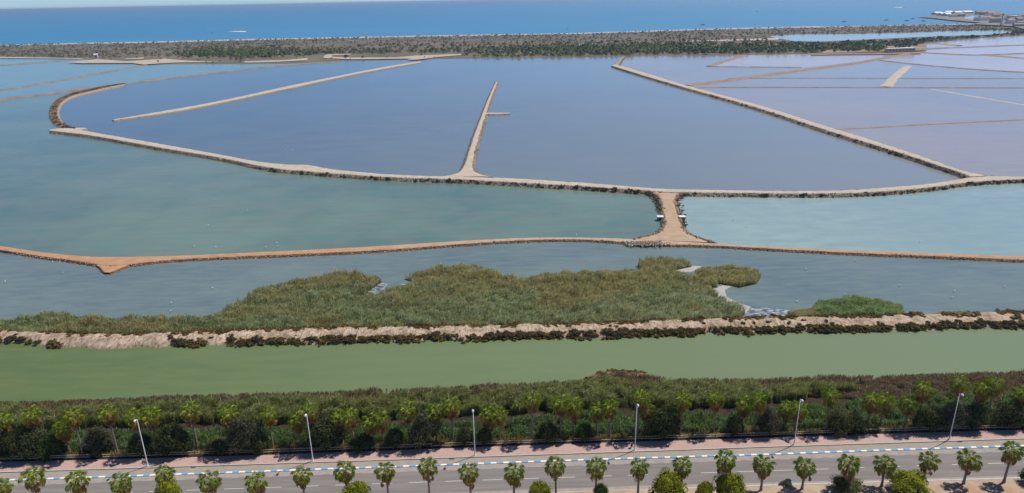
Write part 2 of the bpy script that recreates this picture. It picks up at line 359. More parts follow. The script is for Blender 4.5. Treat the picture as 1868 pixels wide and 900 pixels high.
# main causeways -----------------------------------------------------
PALE = soil('pale_causeway', (.45, .38, .30), (.56, .48, .39), (.30, .24, .18), .35, .2)
ORNG = soil('orange_causeway', (.44, .235, .125), (.50, .30, .17), (.16, .10, .06), .35, .15)
GREYD = soil('grey_causeway', (.30, .25, .20), (.38, .32, .25), (.16, .13, .10), .35, .2)
SCRUBD = soil('scrub_causeway', (.13, .085, .05), (.24, .17, .11), (.40, .32, .24), .25, .2)
dike('causeway', [(92, 236), (125, 233), (150, 238), (200, 247), (300, 264), (400, 282), (480, 297), (530, 301), (560, 300), (600, 309), (700, 318.5), (800, 322), (870, 323), (960, 327), (1100, 336), (1200, 345), (1300, 347), (1450, 349), (1550, 347.5), (1650, 340), (1710, 334), (1760, 325), (1800, 321), (1868, 323), (2300, 324)],
     [(90, 243), (150, 250), (200, 258), (300, 277), (400, 293), (490, 314), (560, 320), (640, 326), (730, 332), (850, 335), (960, 342), (1100, 350), (1180, 356), (1215, 359), (1245, 359), (1350, 360.5), (1500, 362), (1600, 359), (1700, 350), (1760, 341), (1800, 338), (1868, 334), (2300, 333)], 1.5, PALE, nu=1100, label='long pale causeway curving across the whole view')
dike('causeway', [(1122, 117.5), (1180, 134), (1250, 156), (1330, 177), (1420, 202), (1500, 229), (1560, 246), (1640, 272), (1700, 292), (1750, 311), (1800, 321)],
     [(1115, 123), (1180, 144), (1250, 165), (1330, 187), (1420, 215), (1500, 243), (1580, 268), (1650, 290), (1700, 307), (1740, 320), (1762, 330)], 1.7, PALE, nu=500, label='causeway running diagonally from the junction at right to the far shore', dz=.01)
dike('causeway', [(1135, 104.5), (1124, 113), (1117, 122)], [(1142, 104.5), (1136, 112), (1131, 121)], 1.5, GREYD, nu=60, vert=True, dz=.02)
dike('causeway', [(800, 327), (830, 321), (840, 311), (845, 300), (859, 255), (877, 210), (889, 180), (902, 152)], [(905, 327), (874, 321), (867, 311), (866, 300), (877, 255), (889, 213), (899, 180), (910, 152)], 1.2, PALE, nu=260, vert=True, dz=.03, label='straight pale spur standing out into the blue pan')
dike('causeway', [(886, 206), (910, 206), (930, 206)], [(886, 211), (910, 211), (930, 210)], 1.0, PALE, nu=50, dz=.02)
dike('causeway', [(205, 218.5), (300, 202.5), (400, 185), (520, 158), (600, 142), (700, 122), (765, 112)], [(208, 222), (310, 208), (400, 191), (520, 164.5), (545, 160), (600, 147), (700, 127), (770, 115)], .9, PALE, nu=300, label='long thin pale spur in the left of the blue pan')
dike('causeway', [(225, 154), (196, 157.5), (150, 167), (120, 175), (98, 186), (89, 200), (89, 218), (99, 231), (125, 238)], [(228, 156), (205, 161), (160, 171), (132, 178), (114, 190), (107, 205), (111, 221), (124, 231), (142, 238)], 1.4, SCRUBD, nu=200, vert=True, dz=.02, label='curved causeway overgrown with brown scrub at left')
dike('causeway', [(120, 235), (140, 233), (158, 234)], [(125, 241), (145, 242), (160, 238)], 1.3, PALE, nu=40, dz=-.02)
dike('causeway', [(515, 301), (540, 300), (562, 302)], [(500, 308), (540, 312), (580, 312)], 1.56, PALE, nu=40, dz=-.02)
nd_far = [(-500, 386), (-150, 430), (0, 449), (80, 461), (160, 469), (250, 469), (350, 466), (500, 459), (700, 449), (850, 439), (960, 434), (1050, 433), (1150, 436), (1240, 441), (1290, 443.5), (1400, 450), (1550, 457), (1700, 462), (1868, 468), (2400, 490)]
nd_near = [(-500, 397), (-150, 441), (0, 461), (80, 474), (150, 483), (190, 491), (240, 488), (300, 480), (400, 475), (550, 469), (700, 462), (850, 450), (960, 443), (1040, 441.5), (1120, 445), (1180, 450), (1230, 452), (1300, 453), (1400, 459), (1550, 467), (1700, 473), (1868, 480), (2400, 503)]
def orange_mat():
    m, n, b, o = newmat('orange_causeway_earth'); v = pos(n); f = noise(n, v, .3, 6, .65); f2 = noise(n, v, 2.2, 4, .7)
    org = ramp(n, f, ((.35, (.42, .22, .115)), (.65, (.50, .30, .18)))); pk = ramp(n, f, ((.35, (.42, .30, .21)), (.65, (.52, .40, .29))))
    sx = n.nodes.new('ShaderNodeSeparateXYZ'); n.links.new(v, sx.inputs[0])
    k = ramp(n, mrange(n, sx.outputs[0], -150, 150), ((.30, (0, 0, 0)), (.52, (1, 1, 1)), (.72, (.8, .8, .8)), (.86, (.1, .1, .1))))
    cl = mix(n, k, org, pk)
    st = ramp(n, f2, ((.36, (.07, .045, .03)), (.55, (.17, .11, .07)), (.72, (.30, .22, .15))))
    g = n.nodes.new('ShaderNodeNewGeometry'); s2 = n.nodes.new('ShaderNodeSeparateXYZ'); n.links.new(g.outputs['Normal'], s2.inputs[0])
    n.links.new(mix(n, mrange(n, s2.outputs[2], .84, .96), st, cl), b.inputs['Base Color']); b.inputs['Roughness'].default_value = .95
    b.inputs['Specular IOR Level'].default_value = .1; bump(n, b, f2, .12); return m
ORNG = orange_mat()
dike('causeway', nd_far, nd_near, .8, ORNG, nu=1000, slope=1.2, rough=.22, label='low orange earth causeway across the middle of the view')
dike('causeway', [(150, 476), (176, 487), (184, 499), (188, 501)], [(262, 478), (240, 487), (212, 498), (203, 501)], .7, ORNG, nu=60, vert=True, rough=.15, dz=-.02)
JUNC = soil('junction_earth', (.42, .29, .19), (.50, .37, .26), (.24, .165, .11), .3, .2)
dike('causeway', [(1165, 352), (1190, 357), (1200, 370), (1203, 390), (1205, 408), (1205, 420), (1190, 431), (1165, 436), (1150, 441)],
     [(1275, 352), (1244, 357), (1235, 370), (1241, 388), (1246, 402), (1250, 418), (1262, 432), (1290, 442), (1310, 447)], 1.25, JUNC, nu=160, vert=True, rough=.25, dz=.0, h2=.80, label='short wide earth causeway joining the pale and orange causeways')
# thin pan dividers --------------------------------------------------
THIN = soil('divider_earth', (.20, .16, .13), (.30, .25, .20), (.15, .12, .10), .1, 0)
THINR = soil('reddish_divider_earth', (.26, .19, .145), (.34, .265, .21), (.22, .165, .125), .1, 0)
PALET = soil('pale_divider_earth', (.44, .38, .31), (.52, .46, .38), (.36, .3, .25), .1, 0)
path([(-500, 259), (0, 181.5), (90, 172), (170, 160.5), (250, 150), (350, 138.5), (450, 126.5), (540, 118), (620, 113)], 7, .9, THIN, nu=260)
path([(-500, 240), (0, 165.5), (100, 149.5), (200, 131), (265, 119.5)], 6, .8, THIN, nu=200)
path([(-300, 127), (0, 120), (60, 116), (110, 112.5), (150, 108.5)], 7, .8, THIN, nu=80)
path([(1252, 157.5), (1330, 147), (1400, 137), (1480, 127), (1560, 116), (1600, 109), (1668, 97)], 8, 1.1, THINR)
path([(1290, 122), (1330, 122.3), (1400, 123), (1462, 123.5)], 4, .6, THIN)
path([(1294, 121.5), (1320, 113), (1358, 101)], 7, .7, THINR)
path([(1262, 161), (1330, 160), (1500, 160), (1680, 160.5), (1868, 161), (2500, 162)], 3.5, .5, THIN)
path([(1330, 143.5), (1500, 143), (1868, 144), (2400, 145)], 2.6, .4, THIN)
path([(1616, 159), (1632, 141), (1655, 121)], 7, .5, PALET)
path([(1600, 110), (1660, 117), (1760, 126), (1868, 133), (2300, 148)], 3.8, .6, THIN)
path([(1525, 237), (1600, 233), (1700, 227), (1868, 219), (2500, 185)], 2.6, .4, THINR)
path([(1700, 163), (1750, 172), (1868, 192), (2200, 250)], 3.0, .25, PALET)
path([(1675, 96), (1760, 101), (1800, 101), (1868, 98), (2300, 84)], 10, .8, THIN)
path([(1795, 101), (1868, 107), (2200, 134)], 8, .8, THINR)
path([(1640, 89.5), (1740, 88), (1868, 82.5), (2300, 70)], 12, .8, THIN)
path([(1690, 79), (1750, 84)], 10, .8, THINR)
band('shore_strip', [(1480, 98), (1560, 97), (1680, 95)], [(1480, 100.5), (1560, 99.5), (1680, 98)], 1480, 1680, .9, THINR, 60)
band('bare_earth', [(1470, 92), (1560, 86), (1620, 82), (1700, 78)], [(1470, 98), (1560, 96), (1620, 94), (1700, 92)], 1500, 1690, 1.0, soil('bare_earth', (.22, .17, .12), (.34, .27, .20), (.3, .2, .15), .02, 0), 60)

# sandy canal bank ----------------------------------------------------
def bank_mat():
    m, n, b, o = newmat('bank_sand'); v = pos(n, (1, 1, 1)); f = noise(n, v, .35, 6, .65); f2 = noise(n, pos(n, (2.2, .7, 1)), 1.0, 5, .7)
    cl = ramp(n, f, ((.32, (.26, .19, .13)), (.5, (.47, .36, .265)), (.7, (.62, .50, .38))))
    cl = mix(n, mrange(n, f2, .46, .62, 0, .8), cl, (.15, .10, .06))
    n.links.new(cl, b.inputs['Base Color']); b.inputs['Roughness'].default_value = .95; b.inputs['Specular IOR Level'].default_value = .1
    bump(n, b, f2, .15); return m
X = np.linspace(-500, 2400, 1500); nv = 18; V_ = np.linspace(0, 1, nv)
A = G(X, line(bank_far, X)-3, z=0.0); B = G(X, line(bank_near, X), z=0.0)
Pg = A[:, None]*(1-V_)[None, :, None]+B[:, None]*V_[None, :, None]
pr = np.interp(V_, [0, .12, .35, .62, .85, .97, 1], [.1, .75, 1.25, 1.35, .75, .15, -.3])
nz = fbm(Pg[..., 0]*.45, Pg[..., 1]*.2, 11); nz2 = fbm(Pg[..., 0]*.12, Pg[..., 1]*.12, 12)
Pg[..., 1] += (fbm(Pg[..., 0]*.2, 0*Pg[..., 0], 14)-.5)*3.0*(V_ > .6)[None, :]*((V_-.6)/.4)[None, :]
Pg[..., 2] = pr[None, :]*(.75+.5*nz2)+(nz-.5)*.9*np.sin(np.pi*V_)[None, :]
tag(link('canal_bank', grid_mesh('canal_bank', Pg), bank_mat()), 'sandy eroded bank between canal and marsh', kind='structure')
BANK = (X, Pg.copy())

# mud under the reeds --------------------------------------------------
MUD = soil('marsh_mud', (.035, .032, .022), (.06, .05, .035), (.04, .035, .025), .5, .1)
reed_px = [(-300, 590), (-300, 572), (0, 593), (40, 588), (70, 582), (110, 580), (200, 587), (250, 583), (330, 590), (390, 580), (430, 562), (455, 545), (490, 528), (540, 517), (600, 508), (650, 506), (690, 512), (697, 514), (684, 524), (668, 534), (685, 541), (720, 535), (745, 526), (757, 517), (738, 510), (760, 503), (800, 495), (840, 489), (870, 491), (900, 501), (925, 512), (965, 514), (1000, 505), (1100, 501), (1170, 497), (1163, 485), (1185, 478), (1215, 476), (1250, 480), (1262, 487), (1225, 495), (1250, 505), (1275, 515), (1296, 528), (1310, 545), (1335, 560), (1360, 572), (1350, 582), (1250, 590), (1000, 599), (700, 603), (450, 608), (300, 614), (150, 616), (0, 611), (-300, 596)]
isl_px = [(1262, 512), (1270, 498), (1290, 493), (1330, 491), (1365, 495), (1388, 506), (1380, 518), (1350, 525), (1335, 522), (1300, 516), (1310, 525), (1285, 524)]
bush_px = [(1478, 572), (1492, 560), (1520, 552), (1560, 549), (1600, 552), (1640, 563), (1650, 574), (1640, 579), (1490, 581)]
bush2_px = [(1434, 578), (1450, 571), (1480, 569), (1515, 573), (1530, 580), (1440, 584)]
bush3_px = [(1690, 580), (1705, 575), (1740, 573), (1765, 576), (1775, 580)]
def poly_w(px, z=0.0):
    p = np.array(px, float); return G(p[:, 0], p[:, 1], z=z)
for i, p_ in enumerate((reed_px, isl_px, bush_px, bush2_px)):
    sheet('mud_flat', p_, MUD, z=.12+.004*i)
# salt foam and wet mud at the edges of the reeds
def foam_mat():
    m, n, b, o = newmat('salt_foam'); f = noise(n, pos(n, (.6, 1.6, 1)), .9, 5, .6)
    cl = ramp(n, f, ((.44, (.045, .075, .105)), (.52, (.22, .25, .27)), (.60, (.5, .5, .48))))
    n.links.new(cl, b.inputs['Base Color']); b.inputs['Roughness'].default_value = .35; return m
FOAM = foam_mat()
sheet('salt_foam', [(668, 536), (676, 524), (700, 516), (712, 516), (700, 526), (706, 530), (722, 528), (738, 514), (756, 516), (748, 526), (720, 537), (688, 541)], FOAM, z=.10)
sheet('salt_foam', [(1340, 575), (1362, 566), (1376, 561), (1400, 562), (1440, 566), (1446, 575), (1430, 582), (1345, 586)], FOAM, z=.10)
SALTR = soil('grey_salt_sand', (.36, .35, .33), (.45, .43, .40), (.4, .38, .35), .3, .05)
sheet('salt_shore', [(1302, 527), (1318, 521), (1336, 522), (1322, 530), (1326, 542), (1345, 552), (1370, 560), (1362, 570), (1335, 560), (1312, 545)], SALTR, z=.11)
sheet('salt_shore', [(1222, 488), (1245, 484), (1280, 486), (1262, 496), (1236, 497)], SALTR, z=.11)
sheet('salt_shore', [(1645, 571), (1668, 573), (1695, 577), (1690, 579), (1650, 577)], SALTR, z=.11)

# ================================================================== ROAD
pave_far = [(0, 843), (240, 837), (480, 830), (720, 821.5), (940, 813), (1160, 806), (1400, 798.5), (1640, 790.5), (1868, 784)]
kerb = [(0, 860.5), (240, 853), (480, 845.5), (720, 837.5), (940, 830), (1180, 822), (1390, 814.5), (1640, 806.5), (1868, 799)]
stripe = [(0, 877), (240, 869), (480, 860.5), (720, 852), (940, 844), (1180, 836), (1390, 830), (1640, 821), (1868, 814)]
asph = [(x, y+7.5) for x, y in stripe]
dash = [(0, 907), (240, 898), (480, 890), (720, 881.5), (955, 873.5), (1125, 868), (1290, 862.6), (1500, 856), (1700, 849), (1868, 844)]
road_end = [(0, 931), (240, 922), (480, 912.5), (720, 903), (940, 894.5), (1180, 886), (1390, 881), (1640, 874), (1868, 867.5)]
gutter = [(x, y+6.5) for x, y in road_end]
ZR, ZP = 1.0, 1.13
def asphalt():
    m, n, b, o = newmat('asphalt'); v = pos(n); f = noise(n, v, 12, 4, .7); f2 = noise(n, pos(n, (.08, 1.2, 1)), .9, 4, .6)
    cl = ramp(n, f, ((.3, (.165, .148, .138)), (.7, (.22, .20, .188)))); cl = mix(n, mrange(n, f2, .38, .66, 0, .6), cl, (.27, .25, .235))
    n.links.new(cl, b.inputs['Base Color']); b.inputs['Roughness'].default_value = .9; b.inputs['Specular IOR Level'].default_value = .2; bump(n, b, f, .01); return m
ASPH = asphalt()
CONC = soil('concrete', (.30, .265, .225), (.35, .315, .27), (.3, .27, .23), .8, .01)
SHOUL = soil('shoulder_concrete', (.30, .265, .24), (.37, .33, .30), (.3, .27, .23), 1.2, .01)
def paving():
    m, n, b, o = newmat('red_paving'); v = pos(n)
    br = n.nodes.new('ShaderNodeTexBrick'); br.inputs['Scale'].default_value = 1.0; br.inputs['Brick Width'].default_value = .4; br.inputs['Row Height'].default_value = .4
    br.inputs['Mortar Size'].default_value = .015; br.inputs['Color1'].default_value = (.44, .30, .265, 1); br.inputs['Color2'].default_value = (.50, .345, .30, 1); br.inputs['Mortar'].default_value = (.26, .18, .16, 1)
    n.links.new(v, br.inputs[0]); cl = mix(n, mrange(n, noise(n, v, .5, 5), .4, .7, 0, .6), br.outputs[0], (.50, .36, .31))
    n.links.new(cl, b.inputs['Base Color']); b.inputs['Roughness'].default_value = .9; b.inputs['Specular IOR Level'].default_value = .2; return m
X0, X1 = -600, 2500
ROADBED = soil('verge_sand', (.37, .27, .19), (.46, .355, .26), (.34, .25, .18), .4, .06, fine=((.42, .22, .13), .06, .56, .6))
band('pavement', pave_far, kerb, X0, X1, ZP, paving(), 60, label='pinkish red paved footpath along the fence')
# kerb as a raised strip with thickness
def kerbstrip(name, ln, w_px, z0, z1, mat, x0=X0, x1=X1):
    X = np.linspace(x0, x1, 80); A = G(X, line(ln, X), z=z1); B = G(X, line(ln, X)+w_px, z=z1)
    rows = [np.c_[A[:, :2], np.full(80, z0)], np.c_[A[:, :2], np.full(80, z1)], np.c_[B[:, :2], np.full(80, z1)], np.c_[B[:, :2], np.full(80, z0)]]
    return tag(link(name, grid_mesh(name, np.stack(rows, 1), smooth=False), mat), kind='structure')
KERB = soil('kerb_stone', (.46, .41, .36), (.55, .49, .43), (.22, .2, .18), 1.5, .01)
kerbstrip('kerb', kerb, 1.3, .9, ZP+.012, KERB)
band('cycle_lane', [(x, y-1) for x, y in kerb], [(x, y+1) for x, y in asph], X0, X1, ZR, CONC, 60, label='beige concrete cycle lane beside the footpath')
band('road', [(x, y) for x, y in asph], [(x, y+1) for x, y in gutter], X0, X1, ZR+.004, ASPH, 60, label='grey asphalt road')
band('road_shoulder', [(x, y-7) for x, y in asph], [(x, y+1.5) for x, y in asph], X0, X1, ZR+.008, SHOUL, 60)
band('gutter', road_end, gutter, X0, X1, ZR+.012, SHOUL, 60)
# verge: from the gutter back under the camera
X = np.linspace(-700, 2600, 160); A = G(X, line(gutter, X), z=ZR+.02); Pg = np.zeros((160, 14, 3))
for j, t in enumerate([0, 1, 2.5, 4, 6, 8, 10, 13, 17, 22, 40, 80, 250, 600]):
    Pg[:, j, 0] = A[:, 0]*(1+t*.004); Pg[:, j, 1] = A[:, 1]-t; Pg[:, j, 2] = ZR+.02+(.14 if t else 0)+(.25*fbm(Pg[:, j, 0]*.2, Pg[:, j, 1]*.2, 4) if t > 1 else 0)
tag(link('verge', grid_mesh('verge', Pg), ROADBED), 'sandy roadside verge', kind='structure')
# soil strip under the roadside vegetation
BELT = soil('belt_soil', (.035, .028, .018), (.06, .045, .028), (.05, .04, .025), .5, .1)
X = np.linspace(-600, 2500, 300); V_ = np.linspace(0, 1, 12); A = G(X, line(shore, X), z=0.0); B = G(X, line(pave_far, X)+.5, z=ZP-.02)
Pg = A[:, None]*(1-V_)[None, :, None]+B[:, None]*V_[None, :, None]
Pg[..., 2] = np.interp(V_, [0, .08, .3, .9, 1], [-.2, .25, .55, 1.0, ZP-.02])[None, :]+(fbm(Pg[..., 0]*.3, Pg[..., 1]*.3, 8)-.5)*.3*np.sin(np.pi*V_)[None, :]
tag(link('roadside_soil', grid_mesh('roadside_soil', Pg), BELT), kind='structure')
# painted lines
PAINT = simple('road_paint', (.54, .52, .49), .8, .12, 1.5)
def mark(xa, xb, ln, wpx, z=ZR+.016):
    X = np.linspace(xa, xb, 4); A = G(X, line(ln, X)-wpx/2, z=z); B = G(X, line(ln, X)+wpx/2, z=z)
    return np.stack([A, B], 1)
def marks(name, segs, label, mat=None):
    root = empty(name, (0, 0, 0)); tag(root, label, kind='structure')
    for s in segs: link('dash', grid_mesh('dash', s), mat or PAINT, root)
def world_marks(ln, period, duty, phase, wpx, z):
    X = np.linspace(X0, X1, 3000); W = G(X, line(ln, X), z=z); s = np.r_[0, np.cumsum(np.linalg.norm(np.diff(W, axis=0), axis=1))]
    s0 = np.interp(934, X, s); out = []; k0 = int((s[0]-s0)/period)+1; k1 = int((s[-1]-s0)/period)
    for k in range(k0, k1):
        a = s0+k*period+phase; out.append(mark(np.interp(a, s, X), np.interp(a+period*duty, s, X), ln, wpx, z))
    return out
marks('centre_line', world_marks(dash, 6.4, .55, 1.2, 1.0, ZR+.016), 'dashed white centre line of the road')
marks('edge_line', world_marks([(x, y+1.8) for x, y in asph], 3.0, .6, .4, .55, ZR+.016), 'broken white line along the cycle lane side', simple('worn_paint', (.42, .40, .37), .85, .2, 3))
for s in [mark(X0, X1, [(x, y+4) for x, y in road_end], 1.4, ZR+.02)]:
    tag(link('edge_line', grid_mesh('edge_line', s), PAINT), 'white line along the verge side of the road', kind='structure')
# blue and white kerb blocks between cycle lane and road
BLUE = simple('blue_paint', (.17, .36, .56), .7, .15, 1.2); WHITE = simple('white_paint', (.78, .78, .74), .7, .08, 1.2)
kroot = empty('striped_kerb', tuple(G(np.array([934.]), np.array([float(line(stripe, 934))]), z=ZR)[0]))
tag(kroot, 'low kerb of alternating blue and white blocks beside the cycle lane', 'kerb')
X = np.linspace(-350, 2230, 3000); W = G(X, line(stripe, X), z=ZR); s = np.r_[0, np.cumsum(np.linalg.norm(np.diff(W, axis=0), axis=1))]
BLK = 1.13
bm_mesh = {}
for nm, mt in (('b', BLUE), ('w', WHITE)):
    mb = MB(); mb.box((0, 0, .055), (BLK-.02, .42, .13), taper=.94); me = mb.mesh('kerb_block'); me.materials.append(mt); bm_mesh[nm] = me
off = Vector(kroot.location)
for k in range(int(s[-1]/BLK)):
    c = np.array([np.interp((k+.5)*BLK, s, W[:, j]) for j in range(3)]); c2 = np.array([np.interp((k+.6)*BLK, s, W[:, j]) for j in range(3)])
    if k >= 298: break
    o = bpy.data.objects.new('kerb_block', bm_mesh['bw'[k % 2]]); col.objects.link(o); o.parent = kroot
    o.location = Vector(c)-off; o.rotation_euler = (0, 0, math.atan2(c2[1]-c[1], c2[0]-c[0]))

# drain grates
DARK = simple('dark_iron', (.05, .05, .05), .6); 
def solve_h(base_line, hx, hy, z0, hmin=1, hmax=14):
    """base point on a ground line and height so that the top is seen at (hx, hy)"""
    xb = np.linspace(hx-40, hx+40, 161)[:, None]; W0 = G(xb[:, 0], line(base_line, xb[:, 0]), z=z0); hs = np.linspace(hmin, hmax, 261)
    Wt = np.repeat(W0[:, None], 261, 1); Wt[..., 2] += hs[None]; px, py = P(Wt); e = (px-hx)**2+(py-hy)**2
    i, j = np.unravel_index(np.argmin(e), e.shape); return Vector(W0[i]), float(hs[j])
tang = G(np.array([934., 1000.]), line(kerb, np.array([934., 1000.])), z=ZR); RA = math.atan2(tang[1][1]-tang[0][1], tang[1][0]-tang[0][0])
for px, py, lb in ((353, 852.5, 'left of the second lamp post'), (824, 837, 'left of the third lamp post'), (1323, 820.5, 'between fourth and fifth lamp posts'), (1750, 805.5, 'beside the rightmost lamp post')):
    g = empty('drain_grate', g1(px, py, ZR+.01), RA); tag(g, 'dark iron drain grate in the cycle lane, '+lb, 'drain', 'drain grates along the kerb')
    mb = MB(); 
    for (cx, cy, dx, dy) in ((0, .22, .8, .06), (0, -.22, .8, .06), (-.37, 0, .06, .38), (.37, 0, .06, .38)): mb.box((cx, cy, .02), (dx, dy, .05))
    mb.build('frame', DARK, g)
    for k in range(6): mb = MB(); mb.box((-.27+k*.108, 0, .012), (.045, .37, .03)); mb.build('bar', DARK, g)

# ================================================================== STREET LAMPS
STEEL = metal('white_lamp_paint', (.72, .73, .74)); GLASS = metal('lamp_lens', (.8, .8, .76), .2); CON2 = simple('lamp_base', (.42, .40, .37), .8)
lamps = [(250, 765), (559, 755), (863, 747), (1162, 737), (1460, 728), (1751, 718)]
lamp_line = [(x, y-1.5) for x, y in kerb]
lamp0 = None; lamp_pos = []
def copy_tree(o, parent=None):
    c = o.copy(); col.objects.link(c)
    if parent: c.parent = parent
    for ch in [k for k in KIDS.get(o.name, [])]: copy_tree(ch, c)
    return c
KIDS = {}
def lbl(i, n): 
    w = ['leftmost', 'second from the left', 'third from the left', 'third from the right', 'second from the right', 'rightmost']; return w[i]
for i, (hx, hy) in enumerate(lamps):
    b0, h = solve_h(lamp_line, hx, hy, ZP)
    if lamp0 is None:
        lamp0 = empty('street_lamp', b0, RA); H0 = h
        mb = MB(); mb.tube([(0, 0, 0), (0, 0, .06), (0, 0, .07), (0, 0, .9), (0, 0, .95), (0, 0, h)], [.17, .17, .11, .11, .085, .05], 12); p1 = mb.build('pole', STEEL, lamp0, True)
        mb = MB(); mb.tube([(0, 0, h-.12), (0, -.25, h+.0), (0, -.55, h+.06)], [.05, .045, .04], 8); p2 = mb.build('arm', STEEL, lamp0, True)
        mb = MB(); mb.tube([(0, -.4, h+.06), (0, -.55, h+.1), (0, -.85, h+.12), (0, -1.05, h+.08)], [.09, .2, .2, .07], 10); p3 = mb.build('lamp_head', STEEL, lamp0, True)
        mb = MB(); mb.box((0, -.72, h-.09), (.24, .42, .05)); p4 = mb.build('lens', GLASS, p3)
        mb = MB(); mb.box((0, 0, .02), (.42, .42, .05), taper=.9); p5 = mb.build('base_plate', CON2, lamp0)
        mb = MB(); mb.box((0, -.11, .55), (.1, .03, .3)); p6 = mb.build('service_door', CON2, p1)
        KIDS = {lamp0.name: [p1, p2, p3, p5], p3.name: [p4], p1.name: [p6]}; L = lamp0
    else:
        L = copy_tree(lamp0); L.location = b0; L.scale = (1, 1, h/H0)
    lamp_pos.append(b0); L.rotation_euler = (0, 0, RA)
    tag(L, 'slim white street lamp at the kerb, '+lbl(i, 6)+' of the six', 'street lamp', 'street lamps along the footpath')
# litter bin
b = empty('litter_bin', g1(1152, 817, ZP), RA); tag(b, 'small dark litter bin beside the third lamp post from the right', 'litter bin')
BIN = simple('bin_metal', (.06, .045, .04), .5)
mb = MB(); mb.tube([(0, 0, .25), (0, 0, .3), (0, 0, .9)], [.16, .2, .23], 12); mb.build('drum', BIN, b, True)
mb = MB(); mb.tube([(0, 0, .9), (0, 0, .94)], [.25, .25], 12); mb.build('rim', DARK, b)
mb = MB(); mb.tube([(0, .24, 0), (0, .24, .98)], [.03, .03], 8); mb.build('post', DARK, b)

# ================================================================== FENCE
WOOD = simple('weathered_wood', (.58, .48, .38), .85, .25, 1.5); WOODP = simple('fence_post_wood', (.15, .105, .08), .85, .25, 1.5)
fline = [(x, y-1.5) for x, y in pave_far]
X = np.linspace(-220, 2090, 3000); W = G(X, line(fline, X), z=ZP-.05); s = np.r_[0, np.cumsum(np.linalg.norm(np.diff(W, axis=0), axis=1))]
span = s[-1]/98.0
froot = empty('wooden_fence', tuple(W[0])); tag(froot, 'low wooden post and rail fence behind the footpath', 'fence'); off = Vector(W[0])
mb = MB(); mb.box((0, 0, .5), (.11, .11, 1.05), taper=.9); pm = mb.mesh('post'); pm.materials.append(WOODP)
mb = MB(); mb.tube([(-span/2, 0, 0), (0, 0, 0), (span/2, 0, 0)], [.045, .05, .045], 6); rm = mb.mesh('rail'); rm.materials.append(WOOD)
for k in range(99):
    c = Vector([np.interp(k*span, s, W[:, j]) for j in range(3)]); c2 = Vector([np.interp((k+1)*span, s, W[:, j]) for j in range(3)])
    o = bpy.data.objects.new('post', pm); col.objects.link(o); o.parent = froot; o.location = c-off; o.rotation_euler = (random.uniform(-.04, .04), random.uniform(-.04, .04), RA)
    if k < 98:
        for z in (.98, .52):
            if random.random() < .08: continue
            o = bpy.data.objects.new('rail', rm); col.objects.link(o); o.parent = froot; o.location = (c+c2)/2-off+Vector((0, -.075, z+random.uniform(-.03, .03)))
            o.rotation_euler = (0, random.uniform(-.012, .012), math.atan2(c2.y-c.y, c2.x-c.x))

# ================================================================== REEDS, GRASS
def blades(P0, h, wid, lean, cols, curve=.35, seed=1):
    """P0 (n,3) feet, h heights, lean (n,2) metres the tip is blown over; five vertices a blade"""
    r = np.random.default_rng(seed); n = len(P0); a = r.uniform(0, np.pi, n); sd_ = np.stack([np.cos(a), np.sin(a), 0*a], 1)*(wid*.5)[:, None]
    tip = P0+np.c_[lean, h*.93]; mid = P0+np.c_[lean*.12, h*.72]
    V = np.stack([P0-sd_*.6, P0+sd_*.6, mid-sd_, mid+sd_, tip], 1).reshape(-1, 3); i = np.arange(n)*5
    F = np.concatenate([np.stack([i, i+1, i+3], 1), np.stack([i, i+3, i+2], 1), np.stack([i+2, i+3, i+4], 1)])
    return V, F, np.repeat(cols, 5, 0)
def pick(pal, t):
    pal = np.array(pal); x = np.clip(t, 0, .9999)*(len(pal)-1); i = x.astype(int); f = (x-i)[:, None]; return pal[i]*(1-f)+pal[i+1]*f
def scatter(poly, n, seed):
    poly = np.asarray(poly)[:, :2]; lo, hi = poly.min(0), poly.max(0); r = np.random.default_rng(seed); out = np.zeros((0, 2))
    while len(out) < n:
        q = r.uniform(lo, hi, (n*2, 2)); out = np.r_[out, q[inpoly(q[:, 0], q[:, 1], poly)]]
    return out[:n]
def area(p):
    x, y = p[:, 0], p[:, 1]; return abs(np.dot(x, np.roll(y, -1))-np.dot(y, np.roll(x, -1)))/2
GR = [(.17, .21, .055), (.30, .35, .14), (.44, .47, .27), (.38, .42, .27)]
BR = [(.28, .24, .06), (.44, .35, .13), (.50, .43, .16), (.60, .47, .28)]
